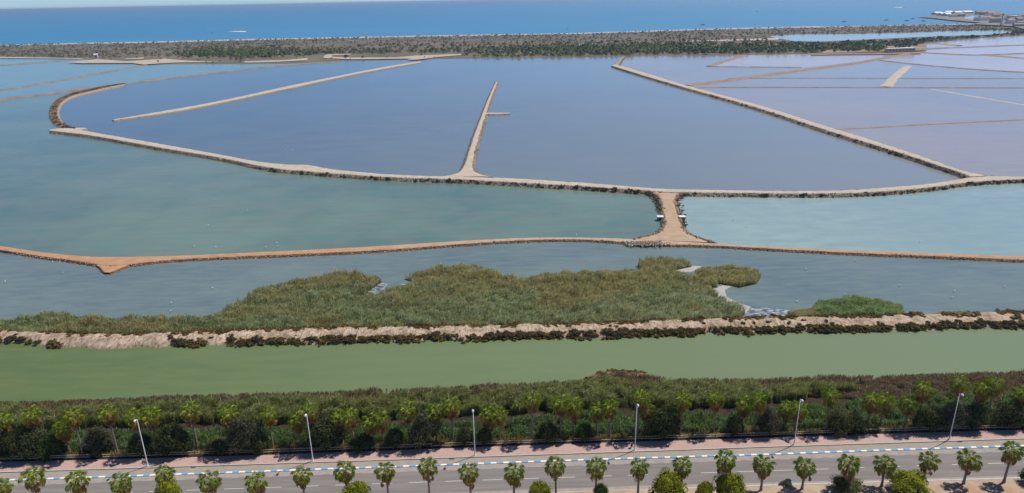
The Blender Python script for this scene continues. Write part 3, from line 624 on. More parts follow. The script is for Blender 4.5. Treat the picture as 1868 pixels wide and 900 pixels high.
def reedbed(px, dens, hmean, name, label, green=1.0, seed=3, wid=.11, tint=(1, 1, 1)):
    pw = poly_w(px)
    inside = pw.copy(); n = int(area(pw[:, :2])*dens); q = scatter(pw, n, seed); r = np.random.default_rng(seed)
    X_, Y_ = P(np.c_[q, np.full(n, .5)])
    clump = fbm(q[:, 0]*.5, q[:, 1]*.5, seed); big = fbm(q[:, 0]*.06, q[:, 1]*.09, seed+5)
    # greener towards the bank, browner on the lagoon side
    base_y = np.interp(X_, [0, 600, 1200, 1360], [612, 602, 592, 580]); dist = (base_y-Y_)/80.0
    t_b = np.clip(dist*1.15+(big-.5)*3.4+(clump-.5)*1.6-.12 + (1-green), 0, 1)
    g = pick(GR, r.uniform(0, 1, n)*.6+clump*.4); b_ = pick(BR, r.uniform(0, 1, n))
    cols = np.where((r.uniform(0, 1, n) < t_b)[:, None], b_*.6+g*.4, g); cols *= (r.uniform(.7, 1.35, n)*(.7+.6*fbm(q[:, 0]*.9, q[:, 1]*.9, seed+9, 2)))[:, None]
    cols = cols*np.array(tint)*1.1; mid_ = fbm(q[:, 0]*.16, q[:, 1]*.22, seed+21, 2)
    h = hmean*(.25+1.0*clump)*(.45+1.15*mid_)*(.8+.4*big)*r.uniform(.7, 1.2, n)
    ln = np.stack([r.normal(.3, .36, n), r.normal(-.1, .36, n)], 1)*h[:, None]*.55
    V, F, C = blades(np.c_[q, np.full(n, .1)], h, np.full(n, wid)*r.uniform(.6, 1.5, n), ln, cols, seed=seed)
    return tag(link(name, mesh_np(name, V, F, C), BLADE), label, 'reeds', kind='stuff')
reedbed(reed_px, 26, 2.5, 'reed_bed', 'large green and brown reed bed filling the marsh behind the sandy bank', seed=3)
reedbed(isl_px, 34, 2.3, 'reed_bed', 'small olive brown reed island at the right end of the reed bed', .35, 11)
reedbed(bush_px, 38, 2.6, 'reed_bed', 'rounded bright green reed clump standing alone on the bank at right', 1.3, 12, tint=(.80, .93, .72))
reedbed(bush2_px, 34, 1.7, 'reed_bed', 'low brownish reed clump left of the rounded green one', .6, 13)
reedbed(bush3_px, 34, 1.3, 'reed_bed', 'thin low reed clump on the bank farthest right', 1.0, 14)

# roadside belt: scrub, cane, undergrowth, dry grass ---------------------
pwb = np.r_[G(np.linspace(-300, 2200, 60), line(shore, np.linspace(-300, 2200, 60)), z=0.), G(np.linspace(2200, -300, 60), line(pave_far, np.linspace(2200, -300, 60))-2.5, z=1.)]
def belt(n, seed):
    q = scatter(pwb, n, seed); z = .4+0*q[:, 0]; x, y = P(np.c_[q, z]); ys = line(shore, x); yf = line(pave_far, x); return q, x, (y-ys)/(yf-ys)
def add_belt(name, label, n, seed, sel, hf, pal, wid, lean, cat, zb=.35):
    q, x, v = belt(n, seed); r = np.random.default_rng(seed); n1 = fbm(q[:, 0]*.12, q[:, 1]*.2, seed); n2 = fbm(q[:, 0]*.6, q[:, 1]*.6, seed+3)
    k = sel(x, v, n1, n2, r.uniform(0, 1, n)); q, x, v, n1, n2 = q[k], x[k], v[k], n1[k], n2[k]; m = len(q)
    h = hf(x, v, n1, n2)*r.uniform(.7, 1.2, m); cols = pick(pal, np.clip(r.uniform(0, 1, m)*.6+n2*.4, 0, 1))*r.uniform(.75, 1.3, m)[:, None]
    ln = np.stack([r.normal(lean, .34, m), r.normal(-.08, .34, m)], 1)*h[:, None]*.55
    V, F, C = blades(np.c_[q, zb+.6*np.clip(v, 0, 1)], h, wid*r.uniform(.6, 1.5, m), ln, cols, seed=seed)
    tag(link(name, mesh_np(name, V, F, C), BLADE), label, cat, kind='stuff')
rightness = lambda x: np.clip((x-1350)/350, 0, 1)
add_belt('waterside_scrub', 'purplish brown scrub along the near edge of the canal', 260000, 21,
         lambda x, v, a, b_, u: (v < .20+.38*rightness(x)+(a-.5)*.22) & (b_ > .32), lambda x, v, a, b_: .55+1.1*b_*a*2,
         [(.15, .105, .06), (.23, .165, .095), (.31, .23, .14), (.26, .25, .10)], .12, .1, 'scrub')
add_belt('cane_thicket', 'tall light green cane thicket between canal and roadside palms', 330000, 22,
         lambda x, v, a, b_, u: (v > .14+.2*rightness(x)+(a-.5)*.3) & (v < .47-.33*rightness(x)+(a-.5)*.2) & (b_ > .38), lambda x, v, a, b_: 2.9*(.2+1.3*b_)*(.7+.6*a),
         [(.14, .165, .04), (.24, .275, .08), (.36, .38, .14), (.46, .42, .20)], .11, .25, 'cane')
add_belt('undergrowth', 'dark bluish green undergrowth around the palm trunks', 250000, 23,
         lambda x, v, a, b_, u: (v > .63-.24*rightness(x)+(a-.5)*.12) & (v < .93) & (b_ > .36), lambda x, v, a, b_: 2.0*(.15+1.3*b_),
         [(.07, .11, .03), (.13, .21, .06), (.20, .30, .11), (.36, .38, .10)], .13, .15, 'undergrowth')
add_belt('dry_grass', 'yellowish dry grass just behind the wooden fence', 260000, 24,
         lambda x, v, a, b_, u: (v > .82+(a-.5)*.1), lambda x, v, a, b_: .25+.8*b_,
         [(.24, .23, .05), (.36, .31, .09), (.46, .37, .16), (.2, .12, .07)], .08, .1, 'grass', zb=.45)

c_ = g1(1128, 690, .0); X = np.linspace(-1, 1, 24)
gx, gy = np.meshgrid(X, X, indexing='ij'); rr = np.clip(1-gx**2-gy**2, 0, 1)
Pg = np.stack([c_[0]+gx*7, c_[1]+gy*2.4, -.15+1.3*rr**.6+.9*(fbm(gx*6, gy*3, 3)-.5)*(rr > 0)], -1)
tag(link('earth_mound', grid_mesh('earth_mound', Pg), soil('mound_earth', (.17, .10, .06), (.44, .30, .21), (.20, .11, .07), 1.4, .3, edge=(.6, .9))), 'low reddish earth mound at the canal edge', kind='structure')

# ================================================================== SHRUBS / LEAF CLUMPS
def leafball(seed, n=500, leaf=.16, lumps=9, flat=.75, pal=None, core=True, spread=.12, dome=False):
    """lumpy cushion of small leaf faces, radius about 1, standing on z=0"""
    r = np.random.default_rng(seed)
    cs = np.c_[r.normal(0, .42, lumps), r.normal(0, .42, lumps), r.uniform(.15, .75, lumps)*flat*1.2]; rs = r.uniform(.32, .55, lumps)
    if dome:   # rounded crown: clumps spread over a dome, some inside
        aa = np.arange(lumps)*2.39996+r.uniform(-.3, .3, lumps); qq = np.sqrt((np.arange(lumps)+.5)/lumps); cs = np.c_[np.cos(aa)*qq*.72, np.sin(aa)*qq*.72, np.sqrt(np.clip(1-qq**2, 0, 1))*.75+.2+r.normal(0, .07, lumps)]; cs[:, 2] *= r.uniform(.72, 1.12, lumps); cs[:, :2] *= r.uniform(.8, 1.2, (lumps, 1)); rs = r.uniform(.20, .38, lumps)
    V = []; F = []; C = []
    k = r.integers(0, lumps, n); d = r.normal(0, 1, (n, 3)); d /= np.linalg.norm(d, axis=1)[:, None]; d[:, 2] = np.abs(d[:, 2])*1.0-.25*(r.uniform(0, 1, n) < .35)
    c = cs[k]+d*(rs[k]*(1+r.normal(0, spread, n)))[:, None]; c[:, 2] = np.maximum(c[:, 2], .02)
    nr = d+r.normal(0, .55, (n, 3)); nr /= np.linalg.norm(nr, axis=1)[:, None]; u = np.cross(nr, r.normal(0, 1, (n, 3))); u /= np.linalg.norm(u, axis=1)[:, None]; v = np.cross(nr, u)
    sz = leaf*r.uniform(.6, 1.4, n)[:, None]
    V = np.stack([c-u*sz, c-v*sz*.55, c+u*sz, c+v*sz*.55], 1).reshape(-1, 3); i = np.arange(n)*4; F = [np.stack([i, i+1, i+2, i+3], 1)]
    cc = pick(pal, np.clip(r.uniform(0, 1, n)*.55+(vn(c[:, 0]*2.5, c[:, 1]*2.5+c[:, 2]*2, seed))*.45, 0, 1))*r.uniform(.8, 1.25, n)[:, None]; C = np.repeat(cc, 4, 0)
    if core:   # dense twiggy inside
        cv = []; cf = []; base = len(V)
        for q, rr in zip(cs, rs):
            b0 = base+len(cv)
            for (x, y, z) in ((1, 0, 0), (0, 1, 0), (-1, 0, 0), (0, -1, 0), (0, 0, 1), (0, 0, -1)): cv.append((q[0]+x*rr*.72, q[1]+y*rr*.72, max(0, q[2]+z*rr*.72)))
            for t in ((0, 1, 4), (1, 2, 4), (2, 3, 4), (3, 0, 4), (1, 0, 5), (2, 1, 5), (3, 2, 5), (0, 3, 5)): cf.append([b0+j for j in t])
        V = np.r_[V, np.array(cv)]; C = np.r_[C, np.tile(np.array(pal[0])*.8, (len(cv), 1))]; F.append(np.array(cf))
    return V, F, C
OLV = [(.05, .038, .018), (.095, .078, .03), (.14, .12, .045), (.16, .105, .05)]
shrub_me = []
for k in range(5):
    V, F, C = leafball(100+k, 240, .17, 7, .6, OLV); me = mesh_np('saltbush', V, F, C); me.materials.append(LEAF); shrub_me.append(me)
# cushions on the canal bank (each its own thing)
Xb, Pb = BANK; r = np.random.default_rng(5); cnt = 0; tries = 0
while cnt < 290 and tries < 6000:
    tries += 1
    px = r.uniform(-60, 1930); low = r.uniform() < .68
    v = r.uniform(.84, .97) if low else r.uniform(.12, .8)
    dens = float(fbm(np.array([px*.012]), np.array([v*3.]), 31)[0])
    thr = np.interp(px, [0, 350, 480, 900, 1500, 1868], [.60, .57, .36, .34, .30, .30]) if low else np.interp(px, [0, 600, 1200, 1868], [.62, .58, .45, .42])
    if dens < thr: continue
    i = int(np.clip(np.searchsorted(Xb, px), 1, len(Xb)-1)); j = min(int(v*(Pb.shape[1]-1)), Pb.shape[1]-2); p = Pb[i, j]
    o = bpy.data.objects.new('saltbush', shrub_me[cnt % 5]); col.objects.link(o); sz = r.uniform(.55, 1.15)*(1.0 if low else .7)
    o.location = (p[0], p[1], p[2]-.08); o.scale = (sz*1.25, sz, sz*.85); o.rotation_euler = (0, 0, r.uniform(0, 6.28))
    k_ = int(np.clip((px+60)/1990*13, 0, 12)); wh = ['at the left edge of the view', 'above the leftmost lamp', 'between the first two lamps', 'above the second lamp', 'below the left bulge of the reeds', 'below the small reed bay', 'left of the middle of the view', 'right of the middle of the view', 'above the fourth lamp', 'below the right end of the reeds', 'below the white foam patch', 'below the round reed clump', 'near the right edge of the view'][k_]
    sl_ = 'big' if sz > .95 else ('mid-sized' if sz > .72 else 'small')
    tag(o, (sl_+' dark saltbush at the canal waterline, ' if low else sl_+' brownish saltbush on the sandy bank top, ')+wh, 'shrub', (sl_+' waterline saltbushes ' if low else sl_+' bank top saltbushes ')+wh); cnt += 1
# many small ones on the causeways and the rear of the bank: one mass
def merge(items):
    Vs = []; Fs = {3: [], 4: []}; Cs = []; o = 0
    for V, F, C in items:
        Vs.append(V); Cs.append(C)
        for f in (F if isinstance(F, list) else [F]): Fs[f.shape[1]].append(f+o)
        o += len(V)
    return np.concatenate(Vs), [np.concatenate(f) for f in Fs.values() if f], np.concatenate(Cs)
protos = [leafball(200+k, 60, .34, 5, .6, OLV) for k in range(4)]
items = []
def put_bush(p, sx, sy, sz, rz, k=0, protos_=None, tint=1.0):
    V, F, C = (protos_ or protos)[k]; c, s_ = math.cos(rz), math.sin(rz); W_ = V*np.array([sx, sy, sz]); W_ = np.stack([W_[:, 0]*c-W_[:, 1]*s_, W_[:, 0]*s_+W_[:, 1]*c, W_[:, 2]], 1)+np.array(p)
    return (W_, F, C*tint)
def on_dike(di, t, f):
    a, b_, d, wd, s_, h = DIKES[di]; i = int(t*(len(a)-1)); p = a[i]+d[i]*(wd[i]-s_[i]*f); return (p[0], p[1], h*min(1, f)-.15)
dpx = [P(np.c_[D[1][:, :2], np.zeros(len(D[1]))])[0] for D in DIKES]
def dens_for(di, x):
    if di == 0: return np.interp(x, [90, 150, 480, 500, 600, 720, 900, 960, 1180, 1200, 1400, 1620, 1700, 1868], [.6, .05, .1, .75, .3, .22, .35, .6, .7, .15, .25, .45, .7, .85])
    if di == 1: return .22
    return 0
r = np.random.default_rng(8)
for di in (0, 1):
    a, b_, d, wd, s_, h = DIKES[di]; L_ = np.linalg.norm(np.diff(b_, axis=0), axis=1).sum()
    for _ in range(int(L_*1.3)):
        t = r.uniform(); x = dpx[di][int(t*(len(a)-1))]
        if r.uniform() > .75* dens_for(di, x)*(.3+1.4*float(vn(np.array([x*.06]), np.array([di*3.]), 3)[0])): continue
        sz = r.uniform(.5, 1.15); items.append(put_bush(on_dike(di, t, r.uniform(.2, .8)), sz, sz, sz*.9, r.uniform(0, 6), r.integers(4)))
    for _ in range(int(L_*.12)):   # far side of the crest
        t = r.uniform(); i = int(t*(len(a)-1)); p = a[i]-d[i]*.6; sz = r.uniform(.3, .7); items.append(put_bush((p[0], p[1], h*.6), sz*1.4, sz, sz*.9, 0, r.integers(4)))
# junction rims
for side, pts in ((0, [(1178, 352), (1190, 357), (1198, 368), (1204, 385)]), (1, [(1262, 352), (1245, 356), (1238, 366), (1240, 380), (1245, 392), (1250, 412)])):
    q = G(*arc(pts, 60).T, z=.9)
    for i in range(0, 60, 1):
        if r.uniform() < .6: sz = r.uniform(.4, .9); items.append(put_bush((q[i][0]+r.normal(0, .5), q[i][1]+r.normal(0, .8), .6), sz, sz, sz*.8, 0, r.integers(4), tint=1.1))
# scrub over the curved brown causeway
for _ in range(500):
    a, b_, d, wd, s_, h = DIKES[6]; i = r.integers(len(a)); p = a[i]+d[i]*wd[i]*r.uniform(.2, .75); sz = r.uniform(.7, 1.5); items.append(put_bush((p[0], p[1], h-.3), sz, sz, sz*.5, 0, r.integers(4), tint=np.array([1.3, .85, .7])))
V, F, C = merge(items); tag(link('causeway_scrub', mesh_np('causeway_scrub', V, F, C), LEAF), 'dark salt scrub dotting the rocky slopes of the pale causeways', 'scrub', kind='stuff')
items = []
for _ in range(2600):      # low cover on the rear of the bank
    px = r.uniform(-100, 1980); i = int(np.clip(np.searchsorted(Xb, px), 1, len(Xb)-1)); low_ = r.uniform() < .45; p = Pb[i, r.integers(14, 17) if low_ else r.integers(1, 7)]; sz = r.uniform(.35, .9)
    if float(vn(np.array([px*.03]), np.array([1.]), 9)[0]) < (.66-.44*(px > 430) if low_ else .35): continue
    items.append(put_bush((p[0], p[1]+r.normal(0, .4), p[2]-.1), sz*1.4, sz, sz*.6, r.uniform(0, 6), r.integers(4), tint=np.array([1.2, 1.1, .8]) if low_ else np.array([1.5, 1.1, .8])))
for _ in range(150):
    a_, b_ = r.uniform(-1, 1), r.uniform(-1.1, .6); p = g1(1128, 690, .0); sz = r.uniform(.3, .8)
    if float(vn(np.array([a_*4]), np.array([b_*4.]), 19)[0]) > .45: items.append(put_bush((p[0]+a_*7, p[1]+b_*2.4, .9*(1-a_*a_)), sz*1.4, sz, sz*.7, 0, r.integers(4), tint=np.array([1.5, 1.1, .8])))
V, F, C = merge(items); tag(link('bank_scrub', mesh_np('bank_scrub', V, F, C), LEAF), 'low rusty brown ground cover along the rear of the canal bank', 'scrub', kind='stuff')

# rubble on causeway slopes
def rubble():
    r = np.random.default_rng(77); P_ = []; S = []; T = []
    base = np.array([(1, 0, 0), (0, 1, 0), (-1, 0, 0), (0, -1, 0), (0, 0, 1), (0, 0, -1)], float); ft = np.array([(0, 1, 4), (1, 2, 4), (2, 3, 4), (3, 0, 4), (1, 0, 5), (2, 1, 5), (3, 2, 5), (0, 3, 5)])
    for di, rate in ((0, 9), (1, 7), (3, 5), (9, 5), (11, 14), (2, 3), (4, 3)):
        if di >= len(DIKES): continue
        a, b_, d, wd, s_, h = DIKES[di]; L_ = np.linalg.norm(np.diff(b_, axis=0), axis=1).sum(); n = min(int(L_*rate), 9000); i = r.integers(0, len(a), n); f = r.uniform(0, 1, n)
        p = b_[i]-d[i]*(s_[i]*f)[:, None]; p[:, :2] += r.normal(0, .3, (n, 2)); p[:, 2] = h*f; P_.append(p); S.append(r.uniform(.12, .42, n)*(.8 if di in (9,) else 1)); T.append(np.full(n, di))
        if di in (3, 11):
            i = r.integers(0, len(a), n); f = r.uniform(0, 1, n); p = a[i]+d[i]*(s_[i]*f)[:, None]; p[:, :2] += r.normal(0, .3, (n, 2)); p[:, 2] = h*f; P_.append(p); S.append(r.uniform(.12, .42, n)); T.append(np.full(n, di))
    q = G(r.normal(1180, 16, 700), r.normal(444.5, 1.7, 700), z=.75); P_.append(q); S.append(r.uniform(.15, .5, 700)); T.append(np.full(700, 99))
    p = np.concatenate(P_); s_ = np.concatenate(S); n = len(p); V = base[None]*s_[:, None, None]*r.uniform(.6, 1.3, (n, 6, 1)); V = V+p[:, None]; F = (np.arange(n)*6)[:, None, None]+ft[None]
    c = pick([(.20, .145, .10), (.34, .26, .19), (.46, .37, .29), (.55, .49, .42)], r.uniform(0, 1, n))
    tag(link('rubble', mesh_np('rubble', V.reshape(-1, 3), F.reshape(-1, 3), np.repeat(c, 6, 0)), STONE), 'loose stones armouring the causeway slopes', 'stones', kind='stuff')
rubble()

# dune scrub and pine wood on the spit --------------------------------------
def spit_scrub():
    r = np.random.default_rng(15); xs_ = np.linspace(-480, 2240, 300)
    px = r.uniform(-450, 2200, 60000); v = r.uniform(.02, .97, 60000); ya = line(coast, px); yb = line(inner, px)
    A = G(px, ya, z=0.); B = G(px, yb, z=0.); p = A*(1-v)[:, None]+B*v[:, None]; X_, Y_ = P(np.c_[p[:, :2], np.full(len(p), 2.)])
    n1 = fbm(p[:, 0]*.012, p[:, 1]*.006, 41); rows = (Y_-ya)/(yb-ya)
    wood = np.interp(px, [300, 380, 560, 640, 860, 950, 1100, 1500, 1700], [0, .9, .8, .35, .45, .7, 1, 1, .5])*np.exp(-((rows-np.interp(px, [300, 600, 900, 1300, 1600], [.45, .6, .6, .7, .72]))/.22)**2)
    nolag = ~inpoly(X_, Y_, [(1390, 68), (1450, 62.5), (1550, 61.5), (1740, 56.5), (1835, 55), (1850, 60), (1800, 65), (1700, 69), (1600, 73.5), (1500, 78.5), (1420, 75)])
    clr = inpoly(X_, Y_, [(120, 104), (420, 104), (420, 122), (120, 122)]) | inpoly(X_, Y_, [(440, 108), (600, 97), (870, 96), (830, 112), (440, 117)])
    u = r.uniform(0, 1, len(px)); keep = nolag & ((u < wood*.75*(.4+1.2*n1)) | (u < .10+.5*np.clip(n1-.35, 0, 1))) & (~clr | (u < .012))
    p = p[keep]; wd = wood[keep]; n = len(p); X_ = X_[keep]
    sz = np.where(r.uniform(0, 1, n) < wd, r.uniform(1.6, 3.8, n), r.uniform(.8, 2.2, n))
    base = np.array([(1, 0, 0), (.5, .87, 0), (-.5, .87, 0), (-1, 0, 0), (-.5, -.87, 0), (.5, -.87, 0), (.5, .2, .7), (-.4, .4, .75), (-.1, -.5, .7), (0, 0, 1.05)])
    ft = np.array([(0, 1, 6), (1, 2, 7), (2, 3, 7), (3, 4, 8), (4, 5, 8), (5, 0, 6), (1, 7, 6), (3, 8, 7), (5, 6, 8), (6, 7, 9), (7, 8, 9), (8, 6, 9)])
    V = base[None]*r.uniform(.7, 1.3, (n, 10, 1))*sz[:, None, None]*np.array([1.2, 1.2, 1.0]); V = V+np.c_[p[:, :2], np.full(n, 1.6)][:, None]; F = (np.arange(n)*10)[:, None, None]+ft[None]
    t = r.uniform(0, 1, n); dark = pick([(.03, .045, .022), (.055, .08, .03), (.10, .14, .03), (.18, .20, .05)], t); dry = pick([(.07, .06, .04), (.10, .095, .05), (.11, .125, .045), (.15, .135, .08)], t)
    c = np.where((r.uniform(0, 1, n) < np.clip(wd*1.3, 0, 1))[:, None], dark, dry)
    tag(link('dune_wood', mesh_np('dune_wood', V.reshape(-1, 3), F.reshape(-1, 3), np.repeat(c, 10, 0)), LEAF), 'low pines and scrub covering the distant sand spit', 'wood', kind='stuff')
spit_scrub()

# ================================================================== BUSHES WITH PARTS
BARK = simple('bark', (.10, .075, .055), .9, .3, 3.0, bmp=.03); BARKG = simple('grey_bark', (.24, .21, .18), .9, .25, 3.0)
PALS = {'dark': [(.035, .05, .018), (.072, .095, .03), (.12, .145, .048), (.18, .155, .062)],
        'green': [(.03, .055, .012), (.055, .095, .02), (.09, .14, .03), (.11, .15, .04)],
        'grey': [(.06, .065, .035), (.11, .115, .06), (.16, .155, .09), (.15, .12, .065)],
        'yellow': [(.15, .18, .012), (.25, .28, .018), (.34, .36, .025), (.40, .39, .04)],
        'olive': [(.06, .06, .02), (.10, .105, .035), (.15, .15, .05), (.18, .155, .07)],
        'silver': [(.05, .075, .04), (.085, .12, .07), (.13, .17, .11), (.16, .19, .13)]}
bush_me = {}
def crown_mesh(kind, v, n=6000, leaf=.042, lumps=30, flat=.95):
    k = (kind, v)
    if k not in bush_me:
        V, F, C = leafball(300+len(bush_me)*7, n, leaf, lumps, flat, PALS[kind], spread=.05 if kind == 'yellow' else .17, dome=True); lo, hi = np.percentile(V, 1, 0), np.percentile(V, 99, 0); V = (V-[(lo[0]+hi[0])/2, (lo[1]+hi[1])/2, 0])*[1.7/(hi[0]-lo[0]), 1.7/(hi[1]-lo[1]), 1.25/hi[2]]; bush_me[k] = mesh_np('crown', V, F, C); bush_me[k].materials.append(LEAF)
    return bush_me[k]
mb = MB()
for k in range(5):
    a = k*1.26; mb.tube([(0, 0, 0), (.15*math.cos(a), .15*math.sin(a), .3), (.45*math.cos(a), .45*math.sin(a), .75)], [.05, .04, .02], 6)
stem_me = mb.mesh('stem'); stem_me.materials.append(BARK)
def bush(base, w_, h_, kind, v, label, cat='bush', group=None, name='bush', d_=None, rz=0):
    e = empty(name, base, rz); tag(e, label, cat, group)
    c = link('crown', crown_mesh(kind, v), None, e); c.scale = (w_/1.7, (d_ or w_)/1.7, h_/1.25)
    s_ = link('stem', stem_me, None, e); s_.scale = (w_*.35, w_*.35, h_*.75); return e
PXM = lambda p: FPX/float(np.dot(np.array(p)-np.array([0, 0, CAMH]), cF))
bushes = [(8, 832, 66, 55, 'dark', 'large dark bush at the far left end of the fence'), (62, 838, 58, 52, 'dark', 'dark bush left of the first palm pair, spilling over the fence'), (98, 834, 48, 40, 'green', 'mid green bush between the two dark leftmost bushes and the palm pair'), (186, 826, 46, 42, 'grey', 'greyish bush leaning on the third palm from the left'),
 (262, 828, 40, 34, 'dark', 'dark bush right behind the leftmost lamp post'), (322, 830, 66, 52, 'dark', 'broad dark bush right of the leftmost lamp post'), (404, 824, 46, 20, 'olive', 'low yellowish olive bush between two palms'), (452, 826, 62, 60, 'grey', 'tall grey green bush left of the second lamp post'),
 (478, 828, 36, 34, 'dark', 'dark bush at the foot of the tall grey green one'), (596, 821, 66, 52, 'dark', 'broad dark bush right of the second lamp post'), (590, 812, 44, 56, 'olive', 'tall olive bush behind the broad dark bush by the second lamp post'), (662, 819, 44, 24, 'green', 'low fresh green bush below the pair of palms'),
 (722, 818, 34, 34, 'dark', 'round dark bush left of a single tall palm'), (776, 818, 52, 58, 'grey', 'tall feathery grey bush left of the third lamp post'), (850, 815, 26, 30, 'dark', 'small dark bush just left of the third lamp post'), (884, 813, 28, 28, 'dark', 'small dark bush just right of the third lamp post'),
 (1000, 811, 34, 32, 'dark', 'round dark bush between the palm and the pair of palms at centre'), (1066, 808, 30, 28, 'green', 'small green bush between two pairs of palms'), (1206, 805, 68, 54, 'dark', 'big very dark bush right of the fourth lamp post'), (1226, 790, 44, 52, 'olive', 'olive bush rising behind the big very dark bush'),
 (1340, 797, 30, 34, 'dark', 'dark bush left of a pair of palms right of centre'), (1400, 800, 36, 46, 'grey', 'brown tinged bush left of the fifth lamp post'), (1532, 790, 52, 36, 'olive', 'brown olive bush right of a single tall palm'), (1556, 794, 40, 30, 'dark', 'dark bush overhanging the fence between single palm and pair'),
 (1690, 786, 60, 40, 'dark', 'left part of the long dark hedge at the rightmost lamp post'), (1735, 786, 66, 46, 'grey', 'middle part of the long hedge behind the rightmost lamp post'), (1775, 785, 50, 42, 'dark', 'right part of the long dark hedge beyond the rightmost lamp post'), (1838, 783, 66, 42, 'dark', 'dark bush at the far right end of the fence'),
 (1898, 782, 66, 42, 'dark', 'dark bush beyond the right end'), (-50, 836, 66, 50, 'grey', 'grey bush beyond the left end')]
for k, (px, py, w_, h_, kd, lb) in enumerate(bushes):
    b0 = g1(px, min(py, float(line(pave_far, px))-5), .9); s_ = PXM(b0); bush(b0, w_/s_, h_/(s_*.82), kd, k % 3, lb, 'bush', 'bushes behind the fence', d_=min(w_/s_, 4.2), rz=k*1.1 % .5)

# foreground bushes on the verge
vg = [(0, 946), (940, 913), (1390, 895), (1868, 879)]
fg = [(315, 878, 64, 'yellow', 'bright yellow green bush on the verge at left', 'bush'), (655, 879, 64, 'yellow', 'bright yellow green bush left of centre on the verge', 'bush'), (985, 879, 44, 'yellow', 'small bright yellow green bush at centre on the verge', 'bush'),
      (1217, 861, 70, 'yellow', 'largest bright yellow green bush right of centre', 'bush'), (1284, 881, 38, 'yellow', 'smaller bush touching the left of the double yellow green bush', 'bush'), (1330, 869, 58, 'yellow', 'yellow green bush under the leaning palm right of centre', 'bush'),
      (1657, 865, 78, 'yellow', 'wide bright yellow green bush at the right of the verge', 'bush'), (1545, 876, 62, 'olive', 'thin dull olive bush around a palm trunk', 'bush'), (1096, 884, 28, 'green', 'little dark green bush at a palm trunk near centre', 'bush'), (1884, 850, 44, 'dark', 'dark bush cut by the right edge of the view', 'bush')]
for k, (px, ty, w_, kd, lb, ct) in enumerate(fg):
    gy = float(line(vg, px))+ (14 if kd == 'yellow' else 3); b0 = g1(px, gy, 1.2); s_ = PXM(b0); h_ = (gy-ty)/(s_*.80)
    bush(b0, w_/s_*.86, h_*.93, kd, k % 3, lb, ct, 'bushes on the verge', rz=k*.9)
# small grey green tree with a visible trunk
b0 = g1(1430, 903, 1.2); e = empty('small_tree', b0); tag(e, 'small grey green tree with a bare thin trunk on the verge', 'tree')
s_ = PXM(b0); mb = MB(); mb.tube([(0, 0, 0), (.05, 0, .9), (0, .05, 1.8)], [.09, .07, .05], 8); tr = mb.build('trunk', BARKG, e, True)
for a in (0.4, 2.4, 4.3): mb = MB(); mb.tube([(0, .02, 1.2), (.4*math.cos(a), .4*math.sin(a), 1.8), (.9*math.cos(a), .9*math.sin(a), 2.3)], [.045, .03, .015], 6); mb.build('limb', BARKG, tr)
c = link('crown', crown_mesh('silver', 0, 1500, .09, 12, .8), None, e); c.location = (0, 0, 1.35); c.scale = (1.25, 1.2, 1.5)
# bare pale branches among the reeds
for (px, py, h_, lb) in ((930, 770, 3.6, 'leaning pale dead branches in the cane left of the centre palm'), (1627, 722, 2.4, 'forked pale dead branch in the brown scrub at right'), (290, 800, 3.2, 'pale dead stems in the undergrowth right of the leftmost lamp')):
    e = empty('dead_branches', g1(px, py+14, .6)); tag(e, lb, 'dead branches')
    for k in range(6):
        a = random.uniform(-1, 1)*1.0; mb = MB(); mb.tube([(0, 0, 0), (a*.5, random.uniform(-.3, .3), h_*.5), (a*1.3+random.uniform(-.3, .3), random.uniform(-.5, .5), h_*random.uniform(.75, 1.05))], [.06, .04, .015], 6); mb.build('branch', BARKG, e)

# ================================================================== PALMS
def frond_mesh(name, pal, rad, nf=13, droop=.25, spread=2.0, fold=.12, pet=.75, seed=0, w_=.16):
    """fan leaf along +X: stalk then a pleated fan whose finger tips hang"""
    r = np.random.default_rng(seed); V = []; F3 = []; F4 = []; C = []
    stalk = np.array(pal[-1])*.9; n0 = 0
    for x, z, ww in ((0, 0, .04), (pet*.5, .05, .03), (pet, .03, .02)):
        V += [(x, -ww, z), (x, ww, z), (x, 0, z-.05)]; C += [stalk]*3
    for i in (0, 3): F4 += [(i, i+1, i+4, i+3), (i+1, i+2, i+5, i+4), (i+2, i, i+3, i+5)]
    for k in range(nf):
        a = (k/(nf-1)-.5)*2*spread; L_ = rad*(1-.28*abs(a)/spread)*r.uniform(.88, 1.08); da = spread/nf*1.05
        c = pick(pal, np.array([r.uniform(0, 1)]))[0]; b0 = len(V); zz = fold*(1 if k % 2 else -1)*.3
        c0, s0 = math.cos(a), math.sin(a)
        V += [(pet, 0, .03)]
        for q, (rr, dz) in enumerate(((.50, -droop*.15), )):
            for sgn in (-1, 1):
                aa = a+sgn*da*.62; V.append((pet+math.cos(aa)*L_*rr*.8, math.sin(aa)*L_*rr*.8, .03+dz*rad+zz))
        V.append((pet+c0*L_*.60, s0*L_*.60, .03-droop*.18*rad+zz+fold)); V.append((pet+c0*L_*(1-droop*.35), s0*L_*(1-droop*.35), .03-droop*rad*r.uniform(.75, 1.3)))
        C += [c*.95]*4+[c*1.1]
        F3 += [(b0, b0+1, b0+3), (b0, b0+3, b0+2), (b0+1, b0+4, b0+3), (b0+3, b0+4, b0+2)]
    me = mesh_np(name, np.array(V), [np.array(F4), np.array(F3)], np.array(C)); me.materials.append(LEAF); return me
GP = [(.17, .25, .02), (.30, .40, .04), (.46, .52, .08)]; YP = [(.30, .31, .05), (.45, .42, .09), (.42, .28, .08)]; GP2 = [(.20, .29, .02), (.36, .46, .04), (.52, .58, .09)]; DP = [(.34, .19, .07), (.50, .31, .13), (.62, .45, .23)]
fg_m = [frond_mesh('frond', GP, 1.0, 12, .45, 1.55, pet=.95, seed=i) for i in range(3)]; fy_m = [frond_mesh('old_frond', YP, .95, 10, .75, 1.3, pet=1.0, seed=9)]
